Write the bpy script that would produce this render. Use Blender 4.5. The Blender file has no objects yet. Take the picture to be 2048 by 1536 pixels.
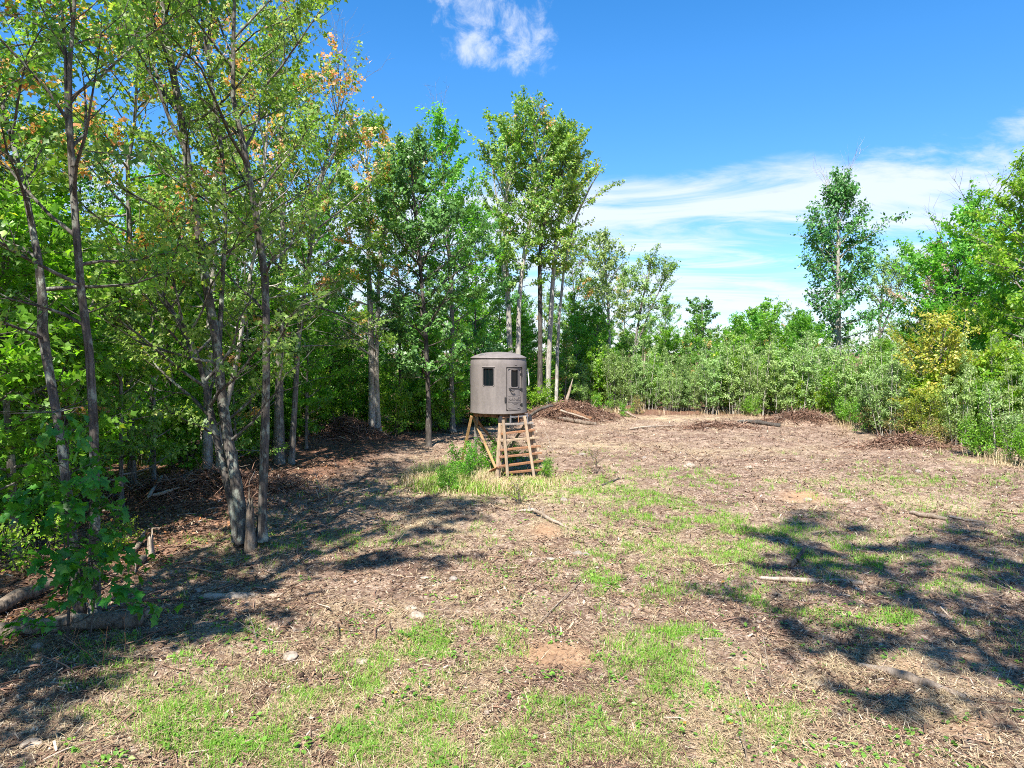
import bpy, math, random
import numpy as np
from mathutils import Vector, Matrix

R = math.radians
SC = bpy.context.scene
COL = SC.collection

# ------------------------------------------------------------------ camera
CAM_H, F_PX, HOR = 4.3, 1365.0, 705.0          # eye height, focal length and horizon row in 2048x1536 pixels
cam_d = bpy.data.cameras.new('camera')
cam = bpy.data.objects.new('camera', cam_d)
COL.objects.link(cam)
cam_d.sensor_width = 36.0
cam_d.lens = 36.0 * F_PX / 2048.0
cam_d.clip_start, cam_d.clip_end = 0.1, 6000.0
cam.location = (0, 0, CAM_H)
cam.rotation_euler = (R(90 - 2.65), 0, 0)
SC.camera = cam

# ------------------------------------------------------------------ sun, sky
SUN_EL, SUN_AZ = 53.5, 180.0 + 17.0            # azimuth clockwise from +Y: behind the camera, a little to its left
sd = Vector((math.sin(R(SUN_AZ)) * math.cos(R(SUN_EL)), math.cos(R(SUN_AZ)) * math.cos(R(SUN_EL)), math.sin(R(SUN_EL))))
sun_d = bpy.data.lights.new('sun', 'SUN')
sun_d.energy, sun_d.angle, sun_d.color = 5.0, R(0.53), (1.0, 0.95, 0.87)
sun = bpy.data.objects.new('sun', sun_d)
sun.rotation_euler = sd.to_track_quat('Z', 'Y').to_euler()
sun.location = sd * 60
COL.objects.link(sun)

SC.view_settings.view_transform = 'Standard'
SC.view_settings.look = 'None'
SC.view_settings.gamma = 1.0
SC.view_settings.use_curve_mapping = False
SC.view_settings.exposure = 1.3
SC.render.engine = 'CYCLES'
try:
    SC.cycles.max_bounces = 8
    SC.cycles.diffuse_bounces = 4
    SC.cycles.glossy_bounces = 2
    SC.cycles.transmission_bounces = 4
    SC.cycles.use_denoising = False
    SC.cycles.filter_width = 1.0
    SC.cycles.sample_clamp_indirect = 4.0
except Exception:
    pass

world = bpy.data.worlds.new('World')
SC.world = world
world.use_nodes = True
NT = world.node_tree
for n in list(NT.nodes):
    NT.nodes.remove(n)


class G:
    """small node-graph helper"""
    def __init__(s, nt): s.nt = nt
    def n(s, t, **kw):
        nd = s.nt.nodes.new(t)
        for k, v in kw.items():
            setattr(nd, k, v)
        return nd
    def put(s, sock, v):
        if v is None: return
        if hasattr(v, 'is_output') or isinstance(v, bpy.types.NodeSocket): s.nt.links.new(v, sock)
        else:
            if isinstance(v, (tuple, list)) and len(v) == 3 and sock.type == 'RGBA': v = (*v, 1)
            sock.default_value = v
    def math(s, op, a, b=None, c=None, clamp=False):
        m = s.n('ShaderNodeMath', operation=op); m.use_clamp = clamp
        s.put(m.inputs[0], a); s.put(m.inputs[1], b)
        if c is not None: s.put(m.inputs[2], c)
        return m.outputs[0]
    def mix(s, f, a, b, mode='MIX'):
        m = s.n('ShaderNodeMix', data_type='RGBA', blend_type=mode)
        s.put(m.inputs[0], f); s.put(m.inputs[6], a); s.put(m.inputs[7], b)
        return m.outputs[2]
    def ramp(s, f, stops, interp='LINEAR'):
        r = s.n('ShaderNodeValToRGB'); cr = r.color_ramp; cr.interpolation = interp
        while len(cr.elements) < len(stops): cr.elements.new(0.5)
        for e, (p, c) in zip(cr.elements, stops):
            e.position = p
            e.color = (*c, 1) if isinstance(c, (tuple, list)) else (c, c, c, 1)
        s.put(r.inputs[0], f)
        return r.outputs[0]
    def noise(s, vec, scale, detail=4, rough=0.55, dist=0.0):
        n = s.n('ShaderNodeTexNoise'); s.put(n.inputs['Vector'], vec)
        n.inputs['Scale'].default_value = scale; n.inputs['Detail'].default_value = detail
        n.inputs['Roughness'].default_value = rough; n.inputs['Distortion'].default_value = dist
        return n.outputs[0]
    def mapr(s, v, a, b, c, d, smooth=True):
        m = s.n('ShaderNodeMapRange'); m.interpolation_type = 'SMOOTHSTEP' if smooth else 'LINEAR'
        s.put(m.inputs[0], v)
        for i, x in enumerate((a, b, c, d)): m.inputs[i + 1].default_value = x
        return m.outputs[0]
    def mapping(s, vec, loc=(0, 0, 0), rot=(0, 0, 0), scale=(1, 1, 1)):
        m = s.n('ShaderNodeMapping'); s.put(m.inputs[0], vec)
        m.inputs[1].default_value = loc; m.inputs[2].default_value = rot; m.inputs[3].default_value = scale
        return m.outputs[0]


g = G(NT)
sky = g.n('ShaderNodeTexSky', sky_type='NISHITA')
sky.sun_disc = False
sky.sun_elevation, sky.sun_rotation = R(SUN_EL), R(SUN_AZ)
sky.altitude = 300.0
sky.air_density, sky.dust_density, sky.ozone_density = 1.0, 0.15, 2.0
skyc = g.n('ShaderNodeHueSaturation')
skyc.inputs['Saturation'].default_value = 1.38
skyc.inputs['Value'].default_value = 1.03
skyc.inputs['Hue'].default_value = 0.503
g.put(skyc.inputs['Color'], sky.outputs[0])
tc = g.n('ShaderNodeTexCoord')
sep = g.n('ShaderNodeSeparateXYZ'); g.put(sep.inputs[0], tc.outputs['Generated'])
dx, dy, dz = sep.outputs[0], sep.outputs[1], sep.outputs[2]
el = g.math('ARCSINE', dz)                                  # elevation of the viewing ray
az = g.math('ARCTAN2', dx, dy)                              # azimuth from +Y
zz = g.math('ADD', g.math('MAXIMUM', dz, 0.0), 0.10)
cmb = g.n('ShaderNodeCombineXYZ')
g.put(cmb.inputs[0], g.math('DIVIDE', dx, zz)); g.put(cmb.inputs[1], g.math('DIVIDE', dy, zz))
plane = cmb.outputs[0]
cirrus = g.noise(g.mapping(plane, loc=(3.1, 1.7, 0), rot=(0, 0, R(-32)), scale=(0.42, 0.95, 1)), 1.5, 10, 0.62, 1.6)
broad = g.noise(g.mapping(plane, loc=(0.6, 4.2, 0), scale=(0.35, 0.5, 1)), 1.0, 4, 0.5, 0.3)
cov = g.math('ADD', g.math('MULTIPLY', g.mapr(el, R(18.2), R(13.0), 0, 1), 0.25), g.math('MULTIPLY', g.mapr(el, R(11), R(1), 0, 1), 0.03))
cl = g.math('ADD', g.math('MULTIPLY', cirrus, 0.62), g.math('MULTIPLY', broad, 0.38))
cl = g.math('ADD', cl, g.math('SUBTRACT', cov, 0.20))
cmask = g.mapr(cl, 0.45, 0.63, 0, 0.84)
# one small puff high up
rr = None
for ca, ce, wa, we in ((-2.9, 26.3, .058, .036), (1.2, 24.2, .042, .042), (-2.6, 23.7, .050, .024)):
    e_ = g.math('ADD', g.math('POWER', g.math('DIVIDE', g.math('SUBTRACT', az, R(ca)), wa), 2), g.math('POWER', g.math('DIVIDE', g.math('SUBTRACT', el, R(ce)), we), 2))
    rr = e_ if rr is None else g.math('MINIMUM', rr, e_)
ae = g.n('ShaderNodeCombineXYZ'); g.put(ae.inputs[0], az); g.put(ae.inputs[1], el)
pn = g.noise(ae.outputs[0], 24, 9, 0.66, 0.35)
puff = g.mapr(g.math('SUBTRACT', pn, g.math('MULTIPLY', rr, 0.13)), 0.32, 0.68, 0, 0.70)
greyn = g.noise(g.mapping(plane, loc=(9.3, 2.2, 0), scale=(0.9, 1.6, 1)), 2.3, 6, 0.6, 0.4)
greym = g.math('MULTIPLY', g.mapr(greyn, 0.60, 0.70, 0, 0.45), g.mapr(el, R(16), R(10), 0, 1))
cmask_all = g.math('MAXIMUM', cmask, puff)
ccol = g.mix(greym, (4.1, 4.35, 4.75, 1), (2.6, 2.85, 3.6, 1))
low = g.ramp(g.mapr(el, 0, R(22), 0, 1, False), [(0.0, (0.50, 0.60, 0.82)), (0.35, (0.68, 0.78, 0.95)), (1.0, (1, 1, 1))])
skymix = g.mix(cmask_all, g.mix(1.0, skyc.outputs[0], low, 'MULTIPLY'), ccol)
bg = g.n('ShaderNodeBackground'); bg.inputs[1].default_value = 0.1
g.put(bg.inputs[0], skymix)
wo = g.n('ShaderNodeOutputWorld'); NT.links.new(bg.outputs[0], wo.inputs[0])


# ------------------------------------------------------------------ small helpers
def tag(o, label=None, cat=None, group=None, kind=None):
    if label: o['label'] = label
    if cat: o['category'] = cat
    if group: o['group'] = group
    if kind: o['kind'] = kind
    return o


def empty(name, loc=(0, 0, 0), rz=0.0, scale=(1, 1, 1)):
    o = bpy.data.objects.new(name, None)
    COL.objects.link(o)
    o.location = loc; o.rotation_euler = (0, 0, rz); o.scale = scale
    o.empty_display_size = 0.2
    return o


def link(name, me, parent=None, loc=(0, 0, 0)):
    o = bpy.data.objects.new(name, me)
    COL.objects.link(o)
    if parent is not None: o.parent = parent
    o.location = loc
    return o


def mesh_np(name, V, polys, mat=None, smooth=False, attrs=None):
    """V (n,3); polys: list of int arrays (m,k)"""
    me = bpy.data.meshes.new(name)
    V = np.asarray(V, dtype=np.float32)
    polys = [np.asarray(p, dtype=np.int32) for p in polys if p is not None and len(p)]
    me.vertices.add(len(V)); me.vertices.foreach_set('co', V.ravel())
    loops = np.concatenate([p.ravel() for p in polys])
    tot = np.concatenate([np.full(len(p), p.shape[1], np.int32) for p in polys])
    start = np.concatenate([[0], np.cumsum(tot)[:-1]]).astype(np.int32)
    me.loops.add(len(loops)); me.loops.foreach_set('vertex_index', loops)
    me.polygons.add(len(tot)); me.polygons.foreach_set('loop_start', start)
    try: me.polygons.foreach_set('loop_total', tot)
    except Exception: pass
    if smooth: me.polygons.foreach_set('use_smooth', np.ones(len(tot), dtype=bool))
    for k, a in (attrs or {}).items():
        at = me.attributes.new(k, 'FLOAT', 'POINT')
        at.data.foreach_set('value', np.asarray(a, dtype=np.float32))
    me.update(calc_edges=True)
    if mat: me.materials.append(mat)
    return me


class MB:
    """collects polygons of any size into one mesh"""
    def __init__(s): s.v = []; s.f = []
    def add(s, vs, fs):
        o = len(s.v); s.v += [tuple(v) for v in vs]; s.f += [tuple(i + o for i in f) for f in fs]
    def box(s, c, size, rot=None, bevel=0.0):
        hx, hy, hz = (x / 2 for x in size)
        M = rot or Matrix.Identity(3)
        c = Vector(c)
        if bevel <= 0:
            vs = [c + M @ Vector((sx * hx, sy * hy, sz * hz)) for sx in (-1, 1) for sy in (-1, 1) for sz in (-1, 1)]
            s.add(vs, [(0, 1, 3, 2), (4, 6, 7, 5), (0, 4, 5, 1), (2, 3, 7, 6), (0, 2, 6, 4), (1, 5, 7, 3)])
        else:
            b = bevel
            prof = [(-hx + b, -hy), (hx - b, -hy), (hx, -hy + b), (hx, hy - b), (hx - b, hy), (-hx + b, hy), (-hx, hy - b), (-hx, -hy + b)]
            rings = []
            for z, k in ((-hz, b), (-hz + b, 0), (hz - b, 0), (hz, b)):
                rings.append([c + M @ Vector((x - math.copysign(min(k, abs(x)), x), y - math.copysign(min(k, abs(y)), y), z)) for x, y in prof])
            vs = [v for r in rings for v in r]; n = 8
            fs = [tuple(range(n - 1, -1, -1)), tuple(range(3 * n, 4 * n))]
            for r in range(3):
                for i in range(n):
                    j = (i + 1) % n
                    fs.append((r * n + i, r * n + j, (r + 1) * n + j, (r + 1) * n + i))
            s.add(vs, fs)
    def beam(s, a, b, w, t, up=(0, 0, 1), bevel=0.004):
        """a board from a to b, w wide (along the horizontal side), t thick"""
        a, b = Vector(a), Vector(b); d = b - a; L = d.length; z = d.normalized()
        u = Vector(up)
        if abs(z.dot(u)) > 0.99: u = Vector((0, 1, 0))
        x = u.cross(z).normalized(); y = z.cross(x)
        s.box((a + b) / 2, (w, t, L), Matrix((x, y, z)).transposed(), bevel)
    def tube(s, pts, rad, sides=8, cap=True):
        pts = [Vector(p) for p in pts]; n = len(pts)
        if not hasattr(rad, '__len__'): rad = [rad] * n
        rings = []; ref = Vector((0.31, 0.11, 0.94))
        for i, p in enumerate(pts):
            d = (pts[min(i + 1, n - 1)] - pts[max(i - 1, 0)]).normalized()
            if abs(d.dot(ref)) > 0.97: ref = Vector((1, 0.1, 0))
            x = ref.cross(d).normalized(); y = d.cross(x)
            rings.append([p + (x * math.cos(a) + y * math.sin(a)) * rad[i] for a in [2 * math.pi * k / sides for k in range(sides)]])
        vs = [v for r in rings for v in r]; fs = []
        for r in range(n - 1):
            for i in range(sides):
                j = (i + 1) % sides
                fs.append((r * sides + i, r * sides + j, (r + 1) * sides + j, (r + 1) * sides + i))
        if cap:
            fs.append(tuple(range(sides - 1, -1, -1))); fs.append(tuple(range((n - 1) * sides, n * sides)))
        s.add(vs, fs)
    def build(s, name, mat, parent=None, smooth=False, loc=(0, 0, 0)):
        me = bpy.data.meshes.new(name)
        me.from_pydata([tuple(v) for v in s.v], [], s.f); me.update()
        if smooth: me.polygons.foreach_set('use_smooth', np.ones(len(me.polygons), dtype=bool))
        me.materials.append(mat)
        return link(name, me, parent, loc)


# value noise, vectorised
_NR = np.random.RandomState(11)
_TAB = _NR.rand(256, 256)
def vnoise(x, y):
    x = np.asarray(x, float); y = np.asarray(y, float)
    xi = np.floor(x).astype(int); yi = np.floor(y).astype(int)
    fx = x - xi; fy = y - yi
    fx = fx * fx * (3 - 2 * fx); fy = fy * fy * (3 - 2 * fy)
    a = _TAB[xi & 255, yi & 255]; b = _TAB[(xi + 1) & 255, yi & 255]
    c = _TAB[xi & 255, (yi + 1) & 255]; d = _TAB[(xi + 1) & 255, (yi + 1) & 255]
    return (a * (1 - fx) + b * fx) * (1 - fy) + (c * (1 - fx) + d * fx) * fy
def fbm(x, y, o=4):
    s = 0; a = 0.5; t = 0
    for i in range(o):
        s = s + a * vnoise(x * 2 ** i + 17.3 * i, y * 2 ** i + 5.1 * i); t += a; a *= 0.5
    return s / t


MOUNDS = [(-8.6, 19.6, 2.6, 0.9, 0.60), (-6.9, 20.8, 0.9, 0.7, 0.45), (-7.9, 32.6, 1.5, 1.0, 0.75), (-9.6, 31.0, 1.0, 0.8, .4),
          (3.6, 43.5, 2.6, 1.4, 0.60), (1.7, 41.0, 0.9, 0.8, 0.4), (17.4, 30.0, 1.6, 0.6, 0.35), (17.6, 41.0, 2.0, 0.8, 0.45),
          (11.4, 38.0, 2.0, 0.7, 0.28), (-5.7, 15.2, 0.9, 0.7, 0.18), (-8.0, 12.6, 1.6, 0.8, .15)]
def ground_z(x, y):
    x = np.asarray(x, float); y = np.asarray(y, float)
    z = (fbm(x * 0.16, y * 0.16, 3) - 0.5) * 0.34 + (fbm(x * 0.9 + 40, y * 0.9, 3) - 0.5) * 0.22 + (fbm(x * 4 + 9, y * 4, 3) - 0.5) * 0.12
    for mx, my, sx, sy, h in MOUNDS:
        e = np.exp(-((x - mx) / sx) ** 2 - ((y - my) / sy) ** 2)
        z = z + h * e * (0.75 + 0.5 * fbm(x * 2.2 + mx, y * 2.2, 3))
    return z
def gz(x, y): return float(ground_z(np.array([x]), np.array([y]))[0])
def at(px, py):
    """ground point seen at pixel (px, py) of the 2048x1536 photograph"""
    d = CAM_H * F_PX / (py - HOR)
    for _ in range(4):
        x = (px - 1024) / F_PX * d
        d = (CAM_H - gz(x, d)) * F_PX / (py - HOR)
    return (px - 1024) / F_PX * d, d
def atd(px, d): return (px - 1024) / F_PX * d, d
def zat(py, d): return CAM_H - (py - HOR) / F_PX * d


# ------------------------------------------------------------------ materials
def mat_new(name):
    m = bpy.data.materials.new(name); m.use_nodes = True
    nt = m.node_tree
    for n in list(nt.nodes): nt.nodes.remove(n)
    gg = G(nt); out = gg.n('ShaderNodeOutputMaterial')
    return m, gg, out
def principled(gg, col, rough=0.8, spec=0.3, metal=0.0, normal=None):
    p = gg.n('ShaderNodeBsdfPrincipled')
    gg.put(p.inputs['Base Color'], col); gg.put(p.inputs['Roughness'], rough)
    p.inputs['Specular IOR Level'].default_value = spec; p.inputs['Metallic'].default_value = metal
    if normal is not None: gg.put(p.inputs['Normal'], normal)
    return p
def bump(gg, h, strength=0.5, dist=0.02):
    b = gg.n('ShaderNodeBump'); b.inputs['Strength'].default_value = strength; b.inputs['Distance'].default_value = dist
    gg.put(b.inputs['Height'], h); return b.outputs[0]
def objcoord(gg): return gg.n('ShaderNodeTexCoord').outputs['Object']
def attr(gg, name):
    a = gg.n('ShaderNodeAttribute'); a.attribute_name = name; return a.outputs['Fac']


LEAF_GAIN = 1.55      # the diffuse part is only one share of the leaf's light: the rest passes through
def leaf_mat(name, stops, trans=0.38, rough=0.42, spec=0.45, vary=0.25):
    m, q, out = mat_new(name)
    c = q.ramp(attr(q, 'lv'), stops)
    oi = q.n('ShaderNodeObjectInfo')
    hs = q.n('ShaderNodeHueSaturation')
    q.put(hs.inputs['Hue'], q.mapr(oi.outputs['Random'], 0, 1, 0.485, 0.515, False))
    q.put(hs.inputs['Value'], q.mapr(q.noise(objcoord(q), 0.9, 2), 0.3, 0.7, LEAF_GAIN * (1 - vary), LEAF_GAIN * (1 + vary), False)); hs.inputs['Saturation'].default_value = 1.02
    q.put(hs.inputs['Color'], c)
    col = hs.outputs[0]
    p = principled(q, col, rough, spec)
    tr = q.n('ShaderNodeBsdfTranslucent')
    t2 = q.mix(1.0, col, (1.55, 1.7, 0.55), 'MULTIPLY')
    q.put(tr.inputs[0], t2)
    mx = q.n('ShaderNodeMixShader'); mx.inputs[0].default_value = trans
    m.node_tree.links.new(p.outputs[0], mx.inputs[1]); m.node_tree.links.new(tr.outputs[0], mx.inputs[2])
    m.node_tree.links.new(mx.outputs[0], out.inputs[0])
    return m


def bark_mat(name, base, dark, lichen, amt=0.35, scale=1.0):
    m, q, out = mat_new(name)
    oc = objcoord(q)
    st = q.mapping(oc, scale=(9 * scale, 9 * scale, 1.1 * scale))
    n1 = q.noise(st, 2.2, 6, 0.65, 0.4)
    c = q.mix(q.mapr(n1, 0.34, 0.62, 0, 1), dark, base)
    n2 = q.noise(q.mapping(oc, scale=(2.2, 2.2, 1.3)), 2.6, 6, 0.7)
    c = q.mix(q.mapr(n2, 0.50, 0.62, 0, amt * 2), c, lichen)
    n3 = q.noise(oc, 0.7, 3)
    c = q.mix(q.mapr(n3, 0.4, 0.65, 0, 0.6), c, dark)
    p = principled(q, c, 0.9, 0.15, normal=bump(q, n1, 0.9, 0.03))
    m.node_tree.links.new(p.outputs[0], out.inputs[0])
    return m


def wood_mat(name, base, dark, scale=1.0, axis='Z', grey=0.3):
    m, q, out = mat_new(name)
    oc = objcoord(q)
    sc = {'X': (1.0, 26, 26), 'Z': (26, 26, 1.0)}[axis]
    n1 = q.noise(q.mapping(oc, scale=tuple(s * scale for s in sc)), 1.4, 6, 0.65, 0.3)
    c = q.mix(q.mapr(n1, 0.35, 0.66, 0, 1), dark, base)
    n2 = q.noise(oc, 3.0, 4)
    c = q.mix(q.mapr(n2, 0.45, 0.7, 0, grey), c, (0.22, 0.19, 0.165))
    oi = q.n('ShaderNodeObjectInfo')
    hs = q.n('ShaderNodeHueSaturation'); q.put(hs.inputs['Value'], q.mapr(oi.outputs['Random'], 0, 1, 0.8, 1.18, False)); q.put(hs.inputs['Color'], c)
    p = principled(q, hs.outputs[0], 0.8, 0.2, normal=bump(q, n1, 0.5, 0.006))
    m.node_tree.links.new(p.outputs[0], out.inputs[0])
    return m


def bits_mat(name, stops, rough=0.85, trans=0.0, spec=0.2):
    m, q, out = mat_new(name)
    c = q.ramp(attr(q, 'lv'), stops)
    p = principled(q, c, rough, spec)
    if trans > 0:
        tr = q.n('ShaderNodeBsdfTranslucent'); q.put(tr.inputs[0], q.mix(1.0, c, (1.5, 1.6, 0.6), 'MULTIPLY'))
        mx = q.n('ShaderNodeMixShader'); mx.inputs[0].default_value = trans
        m.node_tree.links.new(p.outputs[0], mx.inputs[1]); m.node_tree.links.new(tr.outputs[0], mx.inputs[2])
        m.node_tree.links.new(mx.outputs[0], out.inputs[0])
    else:
        m.node_tree.links.new(p.outputs[0], out.inputs[0])
    return m


def plain_mat(name, col, rough=0.6, spec=0.3, metal=0.0, var=0.15, scale=8.0):
    m, q, out = mat_new(name)
    n1 = q.noise(objcoord(q), scale, 5, 0.6)
    c = q.mix(q.mapr(n1, 0.3, 0.7, 0, 1), tuple(x * (1 - var) for x in col), tuple(min(1, x * (1 + var)) for x in col))
    p = principled(q, c, rough, spec, metal, bump(q, n1, 0.15, 0.01))
    m.node_tree.links.new(p.outputs[0], out.inputs[0])
    return m


M = {}
M['maple'] = leaf_mat('maple_leaf', [(0.0, (0.052, 0.115, 0.022)), (0.35, (0.105, 0.190, 0.038)), (0.62, (0.170, 0.255, 0.060)), (0.82, (0.240, 0.295, 0.095)),
                                     (0.87, (0.42, 0.29, 0.10)), (0.94, (0.46, 0.22, 0.10)), (1.0, (0.50, 0.29, 0.22))], 0.44, 0.45, 0.38)
M['dark'] = leaf_mat('dark_leaf', [(0.0, (0.026, 0.075, 0.018)), (0.5, (0.062, 0.150, 0.034)), (0.85, (0.105, 0.215, 0.050)), (1.0, (0.13, 0.19, 0.06))], 0.30)
M['bright'] = leaf_mat('bright_leaf', [(0.0, (0.050, 0.125, 0.016)), (0.45, (0.105, 0.230, 0.026)), (0.85, (0.190, 0.320, 0.040)), (1.0, (0.32, 0.34, 0.05))], 0.50)
M['beech'] = leaf_mat('beech_leaf', [(0.0, (0.070, 0.145, 0.015)), (0.5, (0.150, 0.250, 0.028)), (0.85, (0.240, 0.305, 0.040)), (1.0, (0.38, 0.32, 0.05))], 0.52)
M['willow'] = leaf_mat('willow_leaf', [(0.0, (0.085, 0.140, 0.040)), (0.5, (0.165, 0.240, 0.080)), (0.85, (0.250, 0.320, 0.135)), (1.0, (0.36, 0.40, 0.23))], 0.36, 0.45, 0.38)
M['yellow'] = leaf_mat('yellow_leaf', [(0.0, (0.100, 0.165, 0.026)), (0.4, (0.185, 0.220, 0.036)), (0.75, (0.29, 0.265, 0.050)), (1.0, (0.38, 0.24, 0.06))], 0.40)
M['rust'] = leaf_mat('rust_leaf', [(0.0, (0.080, 0.120, 0.028)), (0.45, (0.165, 0.135, 0.045)), (0.8, (0.25, 0.13, 0.055)), (1.0, (0.22, 0.08, 0.04))], 0.3)
M['pink'] = leaf_mat('faded_leaf', [(0.0, (0.11, 0.115, 0.055)), (0.5, (0.26, 0.19, 0.125)), (1.0, (0.40, 0.25, 0.20))], 0.3)
M['oak'] = leaf_mat('oak_leaf', [(0.0, (0.020, 0.085, 0.012)), (0.5, (0.040, 0.155, 0.016)), (0.9, (0.085, 0.230, 0.022)), (1.0, (0.22, 0.26, 0.03))], 0.45, 0.38, 0.5)

M['bark_grey'] = bark_mat('grey_bark', (0.235, 0.215, 0.185), (0.085, 0.072, 0.060), (0.40, 0.41, 0.35), 0.36)
M['bark_pale'] = bark_mat('pale_bark', (0.44, 0.405, 0.35), (0.20, 0.178, 0.15), (0.56, 0.55, 0.49), 0.40)
M['bark_dark'] = bark_mat('dark_bark', (0.125, 0.108, 0.092), (0.040, 0.033, 0.028), (0.25, 0.25, 0.21), 0.22)
M['bark_lichen'] = bark_mat('lichen_bark', (0.150, 0.132, 0.115), (0.050, 0.042, 0.036), (0.34, 0.37, 0.30), 0.40)
M['deadwood'] = bark_mat('dead_wood', (0.42, 0.35, 0.28), (0.20, 0.145, 0.10), (0.52, 0.47, 0.41), 0.3, 1.3)
M['logbark'] = bark_mat('log_bark', (0.26, 0.205, 0.155), (0.085, 0.062, 0.046), (0.36, 0.32, 0.25), 0.3)
M['redwood_rot'] = bark_mat('rotten_wood', (0.33, 0.17, 0.085), (0.10, 0.055, 0.035), (0.34, 0.27, 0.21), 0.2)
M['lumber'] = wood_mat('treated_lumber', (0.50, 0.31, 0.145), (0.33, 0.185, 0.080))
M['lumber_old'] = wood_mat('weathered_lumber', (0.46, 0.345, 0.235), (0.30, 0.205, 0.13), grey=0.5)
M['lumber_grey'] = wood_mat('grey_lumber', (0.32, 0.285, 0.25), (0.20, 0.17, 0.145), grey=0.7)
M['tread'] = wood_mat('tread_lumber', (0.36, 0.185, 0.095), (0.22, 0.105, 0.055), axis='Z', grey=0.25)
M['black_metal'] = plain_mat('black_steel', (0.025, 0.024, 0.026), 0.5, 0.4)
M['grey_metal'] = plain_mat('grey_steel', (0.20, 0.195, 0.20), 0.55, 0.5, 0.3)
M['rubber'] = plain_mat('black_rubber', (0.014, 0.014, 0.016), 0.6, 0.35)
M['strap'] = plain_mat('pale_strap', (0.72, 0.70, 0.66), 0.7, 0.2)
M['stone'] = plain_mat('field_stone', (0.24, 0.205, 0.175), 0.9, 0.2, var=0.35, scale=12)
M['stone_pale'] = plain_mat('pale_stone', (0.30, 0.245, 0.19), 0.9, 0.2, var=0.45, scale=14)

# moulded plastic of the hut: grey-brown with faint weathering, vertical streaks and a pebbled grain
m, q, out = mat_new('moulded_plastic')
oc = objcoord(q)
wn = q.noise(q.mapping(oc, scale=(2.2, 2.2, 0.5)), 2.0, 6, 0.6)
fn = q.noise(oc, 14, 5, 0.65)
gr = q.noise(oc, 110, 3, 0.6)
c = q.mix(q.mapr(wn, 0.36, 0.66, 0, 1), (0.148, 0.128, 0.118), (0.190, 0.165, 0.153))
c = q.mix(q.mapr(fn, 0.35, 0.75, 0, 0.5), c, (0.225, 0.195, 0.18))
p = principled(q, c, 0.62, 0.35, normal=bump(q, gr, 0.25, 0.004))
m.node_tree.links.new(p.outputs[0], out.inputs[0])
M['plastic'] = m

m, q, out = mat_new('tinted_glass')
p = principled(q, (0.004, 0.008, 0.010), 0.03, 0.35)
m.node_tree.links.new(p.outputs[0], out.inputs[0])
M['glass'] = m

# clearing floor: torn-up soil, mulch, straw and bare clay
m, q, out = mat_new('clearing_soil')
oc = objcoord(q)
n_big = q.noise(oc, 0.35, 5, 0.6)
n_mid = q.noise(oc, 1.8, 6, 0.65, 0.5)
n_fine = q.noise(oc, 11, 7, 0.75, 0.6)
n_grit = q.noise(oc, 55, 4, 0.7)
vor = q.n('ShaderNodeTexVoronoi'); q.put(vor.inputs['Vector'], q.mapping(oc, scale=(1.0, 1.0, 1.0))); vor.inputs['Scale'].default_value = 26
vs = q.n('ShaderNodeSeparateColor'); q.put(vs.inputs[0], vor.outputs['Color'])
c = q.mix(q.mapr(n_fine, 0.36, 0.64, 0, 1), (0.085, 0.052, 0.038), (0.275, 0.183, 0.130))
c = q.mix(q.mapr(n_mid, 0.42, 0.66, 0, 0.85), c, (0.335, 0.235, 0.170))
dk = q.math('MULTIPLY', q.mapr(q.noise(oc, 0.75, 5, 0.65, 0.8), 0.48, 0.62, 0, 0.68), q.mapr(n_fine, 0.30, 0.6, 0.6, 1))
c = q.mix(dk, c, q.mix(q.mapr(n_fine, 0.35, 0.65, 0, 1), (0.060, 0.035, 0.026), (0.165, 0.098, 0.070)))
chips = q.math('MULTIPLY', q.mapr(vs.outputs[0], 0.74, 0.80, 0, 1), q.mapr(n_mid, 0.35, 0.6, 0.15, 0.75))
c = q.mix(chips, c, (0.50, 0.40, 0.31))
c = q.mix(q.mapr(n_grit, 0.58, 0.74, 0, 0.5), c, (0.045, 0.030, 0.024))
dry = q.math('MULTIPLY', attr(q, 'dry'), q.mapr(n_fine, 0.34, 0.6, 0.15, 1))
c = q.mix(dry, c, (0.50, 0.40, 0.245))
grn = q.math('MULTIPLY', attr(q, 'green'), q.mapr(n_fine, 0.42, 0.64, 0, 0.45))
c = q.mix(grn, c, (0.16, 0.26, 0.05))
clay = q.math('MULTIPLY', attr(q, 'clay'), q.mapr(n_mid, 0.25, 0.5, 0.5, 1))
c = q.mix(clay, c, q.mix(q.mapr(n_fine, 0.3, 0.7, 0, 1), (0.34, 0.195, 0.105), (0.47, 0.30, 0.175)))
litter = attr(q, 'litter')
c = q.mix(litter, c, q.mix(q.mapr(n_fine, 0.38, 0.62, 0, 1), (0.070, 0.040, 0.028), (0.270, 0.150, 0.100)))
hh = q.math('ADD', q.math('MULTIPLY', n_fine, 0.7), q.math('MULTIPLY', n_grit, 0.3))
p = principled(q, c, 0.95, 0.1, normal=bump(q, hh, 1.0, 0.06))
m.node_tree.links.new(p.outputs[0], out.inputs[0])
M['soil'] = m

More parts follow.
